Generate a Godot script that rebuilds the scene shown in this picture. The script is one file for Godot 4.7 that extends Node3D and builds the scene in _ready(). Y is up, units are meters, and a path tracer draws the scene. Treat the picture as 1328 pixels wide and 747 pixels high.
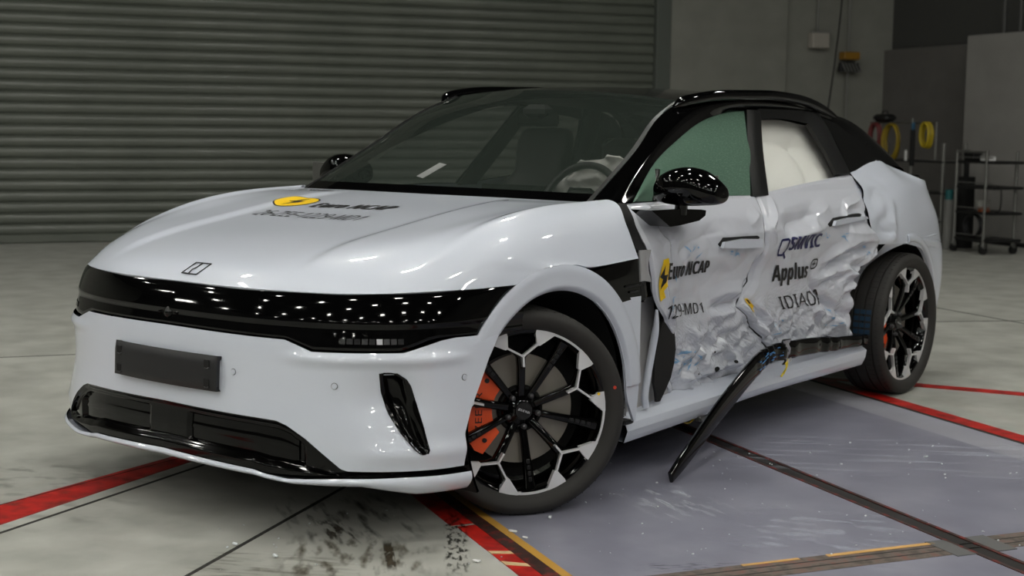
extends Node3D
# A crash-tested white car in a test hall. The car's own axes are the scene's: +x its left side, +y up, +z forward,
# front axle at z = 0, rear axle at z = -2.925. The hall is turned 30 degrees to the car: hall(a, b) gives its axes.

var M := {}
var car: Node3D
var rng := RandomNumberGenerator.new()
var used := {}


func _ready() -> void:
	rng.seed = 7
	camera_and_light()
	materials()
	room()
	floor_marks()
	car = Node3D.new()
	car.name = "crashed_car"
	add_child(car)
	car.set_meta("label", "white crash-tested car with a black glass roof and crumpled left doors")
	car.set_meta("category", "car")
	car_front()
	car_hood()
	car_arch()
	car_greenhouse()
	car_doors()
	car_rear()
	car_inside()
	car_mirrors()
	car_sill()
	wheels()
	decals()
	background()
	debris()


func camera_and_light() -> void:
	var cam := Camera3D.new()
	cam.name = "camera"
	cam.transform = Transform3D(Basis(Vector3(0.784265, 0.01122, -0.620325), Vector3(-0.078203, 0.99365, -0.080898), Vector3(0.615478, 0.111956, 0.780162)), Vector3(3.7779, 1.3056, 3.8567))
	cam.fov = 22.683
	cam.near = 0.05
	cam.far = 100.0
	cam.current = true
	var lens := CameraAttributesPhysical.new()
	lens.frustum_focal_length = 59.8
	lens.frustum_focus_distance = 5.1
	lens.frustum_near = 0.05
	lens.frustum_far = 100.0
	lens.exposure_aperture = 4.5
	cam.attributes = lens
	add_child(cam)
	var env := Environment.new()
	env.background_mode = Environment.BG_COLOR
	env.background_color = Color(0.02, 0.02, 0.02)
	env.tonemap_mode = Environment.TONE_MAPPER_LINEAR
	env.tonemap_exposure = 1.06
	env.sdfgi_enabled = true
	env.ssao_enabled = true
	env.ssil_enabled = true
	var we := WorldEnvironment.new()
	we.name = "world_environment"
	we.environment = env
	add_child(we)
	# high-bay fittings over the test area: a glowing face and an area light of its size just below it
	var glow := mat(Color(1, 1, 1), 0.5)
	glow.emission_enabled = true
	glow.emission = Color(1.0, 1.0, 0.96)
	glow.emission_energy_multiplier = LAMP_GLOW
	var housing := mat(Color(0.5, 0.5, 0.5), 0.5)
	for i in LAMP_A.size():
		for j in LAMP_B.size():
			if LAMP_A[i] < -5.0 and LAMP_B[j] < 4.0:
				continue
			var p := hall(LAMP_A[i], LAMP_B[j] + (0.35 if i % 2 else 0.0), LAMP_Y)
			var n := Node3D.new()
			n.name = "ceiling_lamp"
			n.position = p
			n.rotation.y = -PI / 6.0
			add_child(n, true)
			n.set_meta("label", "rectangular high-bay lamp under the hall ceiling")
			n.set_meta("category", "lamp")
			n.set_meta("group", "high-bay lamps under the ceiling")
			mi("housing", box_mesh(Vector3(0.30, 0.12, 0.60), 0.02), housing, n).position.y = 0.07
			mi("glowing_panel", box_mesh(Vector3(0.22, 0.02, 0.48), 0.004), glow, n)
			var l := AreaLight3D.new()
			l.name = "lamp_light"
			l.area_size = Vector2(0.22, 0.48)
			l.rotation.x = -PI / 2.0
			l.position.y = -0.03
			l.light_color = Color(1.0, 0.99, 0.965)
			l.light_energy = LAMP_ENERGY
			l.area_range = 40.0
			l.shadow_enabled = true
			n.add_child(l)


const LAMP_A := [-6.5, -3.6, 0.2, 3.4, 6.8, 10.4, 14.4, 18.0]
const LAMP_B := [-7.9, -3.6, -0.4, 2.9, 6.4, 10.0, 14.0, 18.0]
const LAMP_Y := 6.2
const LAMP_ENERGY := 1.4
const LAMP_GLOW := 92.0


# ---------------------------------------------------------------- helpers
func hall(a: float, b: float, y := 0.0) -> Vector3:
	return Vector3(0.866 * a - 0.5 * b, y, 0.5 * a + 0.866 * b)


func mat(c: Color, rough: float, metal := 0.0, coat := 0.0) -> StandardMaterial3D:
	var m := StandardMaterial3D.new()
	m.albedo_color = c
	m.roughness = rough
	m.metallic = metal
	if coat > 0.0:
		m.clearcoat_enabled = true
		m.clearcoat = coat
		m.clearcoat_roughness = 0.03
	return m


func mi(called: String, mesh: Mesh, m: Material, parent: Node) -> MeshInstance3D:
	var o := MeshInstance3D.new()
	o.name = called
	o.mesh = mesh
	o.material_override = m
	parent.add_child(o, true)
	return o


func tag(o: Node, label: String, category: String, group := "") -> void:
	o.set_meta("label", label)
	o.set_meta("category", category)
	if group != "":
		o.set_meta("group", group)


func structure(called: String, mesh: Mesh, m: Material, label := "") -> MeshInstance3D:
	var o := mi(called, mesh, m, self)
	o.set_meta("kind", "structure")
	if label != "":
		o.set_meta("label", label)
	return o


func crv(P, t: float) -> Vector3:
	var n: int = P.size() - 1
	t = clampf(t, 0.0, n - 0.000001)
	var i := int(t)
	var u := t - i
	var b: Vector3 = P[i]
	var c: Vector3 = P[i + 1]
	var a: Vector3 = P[i - 1] if i > 0 else 2.0 * b - c
	var d: Vector3 = P[i + 2] if i + 2 <= n else 2.0 * c - b
	return 0.5 * (2.0 * b + (c - a) * u + (2.0 * a - 5.0 * b + 4.0 * c - d) * u * u + (3.0 * b - a - 3.0 * c + d) * u * u * u)


func spl(P, n: int) -> PackedVector3Array:
	var r := PackedVector3Array()
	for i in n + 1:
		r.append(crv(P, float(i) / n * (P.size() - 1)))
	return r


# piecewise-linear value of pairs (t, value)
func pl(A: Array, t: float) -> float:
	if t <= A[0].x:
		return A[0].y
	for i in A.size() - 1:
		if t <= A[i + 1].x:
			return lerpf(A[i].y, A[i + 1].y, (t - A[i].x) / maxf(A[i + 1].x - A[i].x, 0.000001))
	return A[A.size() - 1].y


func ss(a: float, b: float, x: float) -> float:
	var t := clampf((x - a) / (b - a), 0.0, 1.0)
	return t * t * (3.0 - 2.0 * t)


func flipx(rows: Array) -> Array:
	var r := []
	for row in rows:
		var q := PackedVector3Array()
		for p in row:
			q.append(Vector3(-p.x, p.y, p.z))
		r.append(q)
	return r


func loft(curves: Array, nu: int, nv: int) -> Array:
	# curves: arrays of control points (front to back); a smooth skin through them
	var C := []
	for c in curves:
		C.append(spl(c, nu))
	var rows := []
	for j in nv + 1:
		var row := PackedVector3Array()
		for i in nu + 1:
			var P := []
			for c in C:
				P.append(c[i])
			row.append(crv(P, float(j) / nv * (C.size() - 1)))
		rows.append(row)
	return rows


# a skin through a grid of points, facing away from the point «inside», with thickness and rim
func grid(rows: Array, inside: Vector3, thick := 0.0) -> ArrayMesh:
	var h := rows.size()
	var w: int = rows[0].size()
	var P := PackedVector3Array()
	var N := PackedVector3Array()
	var U := PackedVector2Array()
	var s := 0.0
	for j in h:
		for i in w:
			var p: Vector3 = rows[j][i]
			var du: Vector3 = rows[j][mini(i + 1, w - 1)] - rows[j][maxi(i - 1, 0)]
			var dv: Vector3 = rows[mini(j + 1, h - 1)][i] - rows[maxi(j - 1, 0)][i]
			var n := du.cross(dv)
			if n.length_squared() < 1e-16:
				n = (p - inside) * (1.0 if s >= 0 else -1.0)
			n = n.normalized()
			s += n.dot((p - inside).normalized())
			P.append(p)
			N.append(n)
			U.append(Vector2(float(i) / (w - 1), float(j) / (h - 1)))
	var sg := 1.0 if s >= 0.0 else -1.0
	for k in N.size():
		N[k] *= sg
	var I := PackedInt32Array()
	for j in h - 1:
		for i in w - 1:
			var a := j * w + i
			var q := [a, a + 1, a + w + 1, a + w]
			if sg < 0:
				I.append_array([q[0], q[1], q[2], q[0], q[2], q[3]])
			else:
				I.append_array([q[0], q[2], q[1], q[0], q[3], q[2]])
	if thick > 0.0:
		var n0 := P.size()
		var rim := []
		for i in w:
			rim.append(i)
		for j in range(1, h):
			rim.append(j * w + w - 1)
		for i in range(w - 2, -1, -1):
			rim.append((h - 1) * w + i)
		for j in range(h - 2, 0, -1):
			rim.append(j * w)
		for k in n0:
			P.append(P[k] - N[k] * thick)
			N.append(-N[k])
			U.append(U[k])
		var m := I.size()
		for k in range(0, m, 3):
			I.append_array([I[k] + n0, I[k + 2] + n0, I[k + 1] + n0])
		var c := rim.size()
		for k in c:
			var a: int = rim[k]
			var b: int = rim[(k + 1) % c]
			var base := P.size()
			var e: Vector3 = P[b] - P[a]
			var nn := e.cross(N[a]) * sg
			nn = nn.normalized() if nn.length_squared() > 1e-14 else N[a]
			for x in [P[a], P[b], P[b + n0], P[a + n0]]:
				P.append(x)
				N.append(nn)
				U.append(Vector2.ZERO)
			I.append_array([base, base + 1, base + 2, base, base + 2, base + 3])
	return arr(P, N, U, I)


func arr(P: PackedVector3Array, N: PackedVector3Array, U: PackedVector2Array, I: PackedInt32Array) -> ArrayMesh:
	var A := []
	A.resize(Mesh.ARRAY_MAX)
	A[Mesh.ARRAY_VERTEX] = P
	A[Mesh.ARRAY_NORMAL] = N
	A[Mesh.ARRAY_TEX_UV] = U
	A[Mesh.ARRAY_INDEX] = I
	var m := ArrayMesh.new()
	m.add_surface_from_arrays(Mesh.PRIMITIVE_TRIANGLES, A)
	return m


# faceted mesh from polygons (each wound counter-clockwise seen from outside)
func poly_mesh(polys: Array) -> ArrayMesh:
	var st := SurfaceTool.new()
	st.begin(Mesh.PRIMITIVE_TRIANGLES)
	add_polys(st, polys)
	return st.commit()


func add_polys(st: SurfaceTool, polys: Array) -> void:
	for q in polys:
		var n: Vector3 = (q[1] - q[0]).cross(q[2] - q[0])
		if n.length_squared() < 1e-18 and q.size() > 3:
			n = (q[2] - q[0]).cross(q[3] - q[0])
		n = n.normalized()
		for k in range(1, q.size() - 1):
			for v in [q[0], q[k + 1], q[k]]:
				st.set_normal(n)
				st.set_uv(Vector2(v.x + v.z, v.y))
				st.add_vertex(v)


# box with chamfered edges
func box_polys(s: Vector3, b: float, at := Transform3D.IDENTITY) -> Array:
	var h := s * 0.5
	b = minf(b, minf(h.x, minf(h.y, h.z)) * 0.9)
	var out := []
	var ring := func(y: float, ix: float, iz: float) -> Array:
		var x := h.x - ix
		var z := h.z - iz
		return [Vector3(x, y, z - b), Vector3(x - b, y, z), Vector3(-x + b, y, z), Vector3(-x, y, z - b), Vector3(-x, y, -z + b), Vector3(-x + b, y, -z), Vector3(x - b, y, -z), Vector3(x, y, -z + b)]
	var R := [ring.call(-h.y, b, b), ring.call(-h.y + b, 0.0, 0.0), ring.call(h.y - b, 0.0, 0.0), ring.call(h.y, b, b)]
	for k in 3:
		for i in 8:
			var j := (i + 1) % 8
			out.append([R[k][i], R[k + 1][i], R[k + 1][j], R[k][j]])
	var top: Array = R[3].duplicate()
	top.reverse()
	out.append(top)
	out.append(R[0].duplicate())
	for q in out:
		for i in q.size():
			q[i] = at * q[i]
	return out


func box_mesh(s: Vector3, b: float) -> ArrayMesh:
	return poly_mesh(box_polys(s, b))


# tube along a path; radius may vary (array) and be flattened: cross-section rx along «side», ry along the other
func tube(path, rx: float, ry := -1.0, sides := 12, taper := []) -> ArrayMesh:
	if ry < 0.0:
		ry = rx
	var rows := []
	var up := Vector3.UP
	for i in path.size():
		var d: Vector3 = (path[mini(i + 1, path.size() - 1)] - path[maxi(i - 1, 0)]).normalized()
		if absf(d.dot(up)) > 0.95:
			up = Vector3(0, 0, 1)
		var s := d.cross(up).normalized()
		var v := s.cross(d).normalized()
		var k: float = taper[i] if i < taper.size() else 1.0
		var row := PackedVector3Array()
		for j in sides + 1:
			var t := TAU * j / sides
			row.append(path[i] + (s * cos(t) * rx + v * sin(t) * ry) * k)
		rows.append(row)
	# close the ends
	var first := PackedVector3Array()
	var last := PackedVector3Array()
	for j in sides + 1:
		first.append(path[0])
		last.append(path[path.size() - 1])
	rows.push_front(first)
	rows.push_back(last)
	return tube_grid(rows, path)


func tube_grid(rows: Array, path) -> ArrayMesh:
	var h := rows.size()
	var w: int = rows[0].size()
	var P := PackedVector3Array()
	var N := PackedVector3Array()
	var U := PackedVector2Array()
	var I := PackedInt32Array()
	for j in h:
		var c: Vector3 = path[clampi(j - 1, 0, path.size() - 1)]
		for i in w:
			var p: Vector3 = rows[j][i]
			var n: Vector3 = (p - c).normalized()
			if j == 0:
				n = (path[0] - path[1]).normalized()
			elif j == h - 1:
				n = (path[path.size() - 1] - path[path.size() - 2]).normalized()
			P.append(p)
			N.append(n)
			U.append(Vector2(float(i) / (w - 1), float(j) / (h - 1)))
	for j in h - 1:
		for i in w - 1:
			var a := j * w + i
			I.append_array([a, a + 1, a + w + 1, a, a + w + 1, a + w])
	return arr(P, N, U, I)


# lathe about the x axis: profile of (x, radius)
func lathe(prof: Array, n: int, sharp := false, inward := false) -> ArrayMesh:
	if prof[0].x >= prof[prof.size() - 1].x or inward:
		prof = prof.duplicate()
		prof.reverse()
	var st := SurfaceTool.new()
	st.begin(Mesh.PRIMITIVE_TRIANGLES)
	for k in prof.size() - 1:
		var p: Vector2 = prof[k]
		var q: Vector2 = prof[k + 1]
		var pn := Vector2(-(q.y - p.y), q.x - p.x).normalized()
		var na := pn
		var nb := pn
		if not sharp:
			if k > 0:
				var o: Vector2 = prof[k - 1]
				var on := Vector2(-(p.y - o.y), p.x - o.x).normalized()
				if on.dot(pn) > 0.5:
					na = (on + pn).normalized()
			if k + 2 < prof.size():
				var o: Vector2 = prof[k + 2]
				var on := Vector2(-(o.y - q.y), o.x - q.x).normalized()
				if on.dot(pn) > 0.5:
					nb = (on + pn).normalized()
		for i in n:
			var t0 := TAU * i / n
			var t1 := TAU * (i + 1) / n
			var V := func(v: Vector2, t: float) -> Vector3: return Vector3(v.x, v.y * sin(t), -v.y * cos(t))
			var quad := [[V.call(p, t0), V.call(na, t0)], [V.call(p, t1), V.call(na, t1)], [V.call(q, t1), V.call(nb, t1)], [V.call(q, t0), V.call(nb, t0)]]
			for m in [0, 2, 1, 0, 3, 2]:
				st.set_normal(quad[m][1])
				st.set_uv(Vector2(float(i) / n, float(k) / prof.size()))
				st.add_vertex(quad[m][0])
	st.index()
	return st.commit()


# flat outline (x, y) extruded along z from z0 to z1
func plate(poly: PackedVector2Array, z0: float, z1: float) -> ArrayMesh:
	return poly_mesh(plate_polys(poly, z0, z1))


func plate_polys(poly: PackedVector2Array, z0: float, z1: float) -> Array:
	if Geometry2D.is_polygon_clockwise(poly):
		poly = poly.duplicate()
		poly.reverse()
	var out := []
	var T := Geometry2D.triangulate_polygon(poly)
	for k in range(0, T.size(), 3):
		var a := poly[T[k]]
		var b := poly[T[k + 1]]
		var c := poly[T[k + 2]]
		if (b - a).cross(c - a) < 0:
			var s := b
			b = c
			c = s
		out.append([Vector3(a.x, a.y, z1), Vector3(b.x, b.y, z1), Vector3(c.x, c.y, z1)])
		out.append([Vector3(a.x, a.y, z0), Vector3(c.x, c.y, z0), Vector3(b.x, b.y, z0)])
	for i in poly.size():
		var a := poly[i]
		var b := poly[(i + 1) % poly.size()]
		out.append([Vector3(a.x, a.y, z0), Vector3(b.x, b.y, z0), Vector3(b.x, b.y, z1), Vector3(a.x, a.y, z1)])
	return out


# a flat outline in the plane of the floor, as a thin slab
func slab(pts: Array, y0: float, y1: float) -> ArrayMesh:
	var poly := PackedVector2Array()
	for p in pts:
		poly.append(Vector2(p.x, -p.z))
	var out := []
	for q in plate_polys(poly, y0, y1):
		var r := []
		for v in q:
			r.append(Vector3(v.x, v.z, -v.y))
		out.append(r)
	return poly_mesh(out)


func noise_tex(freq: float, ramp: Array, size := 512, octaves := 4, seed_ := 1, type := FastNoiseLite.TYPE_SIMPLEX_SMOOTH) -> NoiseTexture2D:
	var n := FastNoiseLite.new()
	n.noise_type = type
	n.frequency = freq
	n.seed = seed_
	n.fractal_octaves = octaves
	var t := NoiseTexture2D.new()
	t.width = size
	t.height = size
	t.seamless = true
	t.noise = n
	var g := Gradient.new()
	g.offsets = PackedFloat32Array([])
	var off := PackedFloat32Array()
	var col := PackedColorArray()
	for r in ramp:
		off.append(r[0])
		col.append(r[1])
	g.offsets = off
	g.colors = col
	t.color_ramp = g
	return t


func materials() -> void:
	M.paint = mat(Color(0.80, 0.82, 0.87), 0.35, 0.0, 1.0)
	M.door_paint = mat(Color(0.80, 0.81, 0.85), 0.13)
	M.door_paint.metallic_specular = 1.0
	M.door_paint.heightmap_enabled = true
	M.door_paint.heightmap_scale = 0.3
	M.door_paint.heightmap_texture = crumple_relief()
	M.gloss = mat(Color(0.012, 0.012, 0.014), 0.05)
	M.gloss.metallic_specular = 0.4
	M.grille = mat(Color(0.014, 0.013, 0.013), 0.08)
	M.grille.metallic_specular = 0.35
	M.black = mat(Color(0.03, 0.03, 0.032), 0.55)
	M.satin = mat(Color(0.05, 0.05, 0.053), 0.38)
	M.dark = mat(Color(0.02, 0.02, 0.02), 0.85)
	M.plastic = mat(Color(0.08, 0.08, 0.092), 0.5)
	M.nut = mat(Color(0.30, 0.30, 0.31), 0.35, 0.5)
	M.silver = mat(Color(0.9, 0.9, 0.91), 0.3, 0.45)
	M.steel = mat(Color(0.45, 0.45, 0.44), 0.35, 0.9)
	M.disc = mat(Color(0.55, 0.53, 0.50), 0.45, 0.4)
	M.rubber = mat(Color(0.145, 0.138, 0.132), 0.7)
	M.orange = mat(Color(0.93, 0.34, 0.14), 0.4)
	M.white = mat(Color(0.9, 0.9, 0.9), 0.6)
	M.yellow = mat(Color(0.95, 0.78, 0.05), 0.4)
	M.ink = mat(Color(0.03, 0.03, 0.035), 0.5)
	M.blue_ink = mat(Color(0.09, 0.1, 0.32), 0.5)
	M.blue = mat(Color(0.25, 0.5, 0.75), 0.5)
	M.airbag = mat(Color(0.9, 0.9, 0.88), 0.85)
	M.metal = mat(Color(0.68, 0.68, 0.69), 0.35, 0.15)
	var g := mat(Color(0.35, 0.45, 0.4, 0.30), 0.0)
	g.transparency = BaseMaterial3D.TRANSPARENCY_ALPHA
	g.metallic_specular = 0.5
	M.glass = g
	var w := mat(Color(0.22, 0.25, 0.23, 0.42), 0.0)  # grey haze in the tint stands in for the hall reflected in the pane
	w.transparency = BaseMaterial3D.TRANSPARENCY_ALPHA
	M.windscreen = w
	# laminated film holds the shattered pane: milky green, crazed
	var s := mat(Color(1, 1, 1, 0.93), 0.16)
	s.transparency = BaseMaterial3D.TRANSPARENCY_ALPHA
	s.albedo_texture = noise_tex(0.07, [[0.0, Color(0.33, 0.44, 0.38)], [0.5, Color(0.37, 0.48, 0.42)], [1.0, Color(0.44, 0.55, 0.49)]], 1024, 4, 51, FastNoiseLite.TYPE_CELLULAR)
	M.cracked = s


# fine creases of crumpled sheet metal: dense at the foot of a door (texture row 0), none near its top
func crumple_relief() -> ImageTexture:
	var n := FastNoiseLite.new()
	n.seed = 12
	n.noise_type = FastNoiseLite.TYPE_SIMPLEX_SMOOTH
	n.fractal_type = FastNoiseLite.FRACTAL_NONE
	n.frequency = 1.0
	var im := Image.create(640, 512, false, Image.FORMAT_RF)
	for y in 512:
		var v := y / 511.0
		var k := 1.0 - ss(0.34, 0.52, v)
		for x in 640:
			var u := x / 639.0
			var h := 0.5
			if k > 0.0:
				var a := absf(n.get_noise_2d(u * 20.0 + v * 9.0, v * 18.0))
				var b := absf(n.get_noise_2d(u * 30.0 - v * 14.0 + 50.0, v * 24.0 + 9.0))
				var c := absf(n.get_noise_2d(u * 70.0 + 20.0, v * 60.0))
				h += k * (0.5 * (a - b) + 0.10 * c)
			im.set_pixel(x, y, Color(h, h, h))
	return ImageTexture.create_from_image(im)


# a worn, streaky mark: alpha falls off to the edges, streaks run along u
func smear_mat(c: Color, seed_: int, across: float, along: float, cover: float) -> StandardMaterial3D:
	var n := FastNoiseLite.new()
	n.seed = seed_
	n.frequency = 1.0
	n.fractal_octaves = 4
	var im := Image.create(160, 160, false, Image.FORMAT_RGBA8)
	for y in 160:
		for x in 160:
			var u := x / 159.0
			var v := y / 159.0
			var e := ss(0.0, 0.3, u) * ss(1.0, 0.7, u) * ss(0.0, 0.25, v) * ss(1.0, 0.75, v)
			var h := n.get_noise_2d(u * along, v * across) * 0.5 + 0.5
			var a := clampf((h - (1.0 - cover)) * 3.0, 0.0, 1.0) * e
			im.set_pixel(x, y, Color(c.r, c.g, c.b, a * c.a))
	var m := mat(Color(1, 1, 1), 0.5)
	m.transparency = BaseMaterial3D.TRANSPARENCY_ALPHA
	m.albedo_texture = ImageTexture.create_from_image(im)
	m.texture_repeat = false
	return m


# ---------------------------------------------------------------- the hall
func hbox(called: String, a0: float, a1: float, b0: float, b1: float, y0: float, y1: float, m: Material, label := "") -> MeshInstance3D:
	var o := structure(called, box_mesh(Vector3(a1 - a0, y1 - y0, b1 - b0), 0.01), m, label)
	o.position = hall((a0 + a1) / 2, (b0 + b1) / 2, (y0 + y1) / 2)
	o.rotation.y = -PI / 6.0
	return o


func tri(m: StandardMaterial3D, s: float) -> StandardMaterial3D:
	m.uv1_triplanar = true
	m.uv1_world_triplanar = true
	m.uv1_scale = Vector3(s, s, s)
	return m


func room() -> void:
	var fl := tri(mat(Color(1, 1, 1), 0.42), 0.23)
	fl.albedo_texture = noise_tex(0.012, [[0.0, Color(0.585, 0.585, 0.56)], [0.45, Color(0.655, 0.655, 0.63)], [1.0, Color(0.73, 0.73, 0.705)]], 1024, 6, 3)
	fl.roughness_texture = noise_tex(0.02, [[0.0, Color(0.28, 0.28, 0.28)], [1.0, Color(0.5, 0.5, 0.5)]], 512, 4, 8)
	fl.roughness = 1.0
	hbox("floor", -11.1, 20.0, -10.6, 20.0, -0.3, 0.0, fl, "grey-green epoxy floor of the test hall")
	var wl := tri(mat(Color(1, 1, 1), 0.7), 0.5)
	wl.albedo_texture = noise_tex(0.01, [[0.0, Color(0.47, 0.47, 0.445)], [1.0, Color(0.52, 0.52, 0.495)]], 512, 4, 5)
	var gr := tri(mat(Color(1, 1, 1), 0.8), 0.5)
	gr.albedo_texture = noise_tex(0.01, [[0.0, Color(0.35, 0.34, 0.33)], [1.0, Color(0.40, 0.39, 0.38)]], 512, 4, 6)
	var dk := mat(Color(0.22, 0.22, 0.22), 0.7)
	# wall with the roller shutter: piers either side and a lintel, so that the shutter closes an opening
	hbox("wall_back", -11.5, -10.9, -8.75, -7.05, 0.0, 7.0, wl, "white pier beside the roller shutter")
	hbox("wall_corner", -11.6, -10.97, -10.6, -8.75, 0.0, 7.0, wl, "white wall between the pier and the dark corner")
	hbox("wall_lintel", -11.5, -10.9, -7.05, 20.3, 5.6, 7.0, wl)
	hbox("wall_backing", -11.7, -11.5, -7.05, 20.3, 0.0, 5.6, dk)
	hbox("wall_left", -11.5, -10.9, 3.4, 20.3, 0.0, 5.6, wl)
	hbox("wall_right", -11.1, 20.3, -10.9, -10.3, 0.0, 2.37, gr, "dark grey wall behind the racks")
	var clad := hbox("wall_cladding", -11.1, 20.3, -10.95, -10.42, 2.37, 7.0, mat(Color(0.26, 0.26, 0.255), 0.6), "dark ribbed cladding above the grey wall")
	for k in 40:
		mi("rib", box_mesh(Vector3(0.10, 4.6, 0.05), 0.02), clad.material_override, clad).position = Vector3(-13.4 + k * 0.28, 0, 0.28)
	hbox("wall_front", 20.0, 20.3, -10.6, 20.3, 0.0, 7.0, dk)
	hbox("wall_side", -11.1, 20.3, 20.0, 20.3, 0.0, 7.0, dk)
	hbox("ceiling", -11.5, 20.3, -10.9, 20.3, 6.8, 7.0, mat(Color(0.16, 0.16, 0.16), 0.8))

	# roller shutter
	var sh := Node3D.new()
	sh.name = "roller_shutter"
	sh.position = hall(-10.98, -1.75)
	sh.rotation.y = -PI / 6.0
	add_child(sh)
	tag(sh, "wide grey-green metal roller shutter door closed behind the car", "shutter")
	var sm := tri(mat(Color(1, 1, 1), 0.27, 0.0), 0.35)
	sm.albedo_texture = noise_tex(0.008, [[0.0, Color(0.345, 0.36, 0.335)], [1.0, Color(0.40, 0.415, 0.385)]], 512, 4, 11)
	var prof := [Vector2(-0.012, 0), Vector2(-0.004, 0.003), Vector2(0.008, 0.010), Vector2(0.018, 0.025), Vector2(0.024, 0.05), Vector2(0.022, 0.075), Vector2(0.014, 0.096), Vector2(0.003, 0.108), Vector2(-0.010, 0.1125), Vector2(-0.012, 0.118)]
	var rows := []
	for p in prof:
		rows.append(PackedVector3Array([Vector3(p.x, p.y, -5.12), Vector3(p.x, p.y, 0.0), Vector3(p.x, p.y, 5.2)]))
	var slat := grid(rows, Vector3(-1, 0.05, 0), 0.003)
	for k in 47:
		mi("slat", slat, sm, sh).position.y = 0.09 + k * 0.118
	mi("bottom_bar", box_mesh(Vector3(0.05, 0.09, 10.3), 0.01), sm, sh).position = Vector3(0.0, 0.05, 0.04)
	var guide := mat(Color(0.33, 0.35, 0.33), 0.45)
	mi("guide_rail", box_mesh(Vector3(0.10, 5.6, 0.2), 0.008), guide, sh).position = Vector3(0.05, 2.8, -5.2)
	mi("guide_rail", box_mesh(Vector3(0.10, 5.6, 0.2), 0.008), guide, sh).position = Vector3(0.05, 2.8, 5.2)


func fpart(called: String, pts: Array, h: float, m: Material) -> MeshInstance3D:
	# a flat piece lying on the floor; pts in world x, z pairs
	var f := get_node("floor")
	var P := []
	for p in pts:
		P.append(Vector3(p.x, 0, p.y))
	var o := mi(called, slab(P, -0.005, h), m, f)
	o.transform = (f as Node3D).transform.affine_inverse()
	return o


func habs(a: float, b: float) -> Vector2:
	var p := hall(a, b)
	return Vector2(p.x, p.z)


func strip(called: String, p: Vector2, q: Vector2, w: float, h: float, m: Material) -> MeshInstance3D:
	var n := (q - p).normalized().orthogonal() * w * 0.5
	return fpart(called, [p + n, q + n, q - n, p - n], h, m)


func hrect(called: String, a0: float, a1: float, b0: float, b1: float, h: float, m: Material) -> MeshInstance3D:
	return fpart(called, [habs(a0, b0), habs(a1, b0), habs(a1, b1), habs(a0, b1)], h, m)


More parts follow.
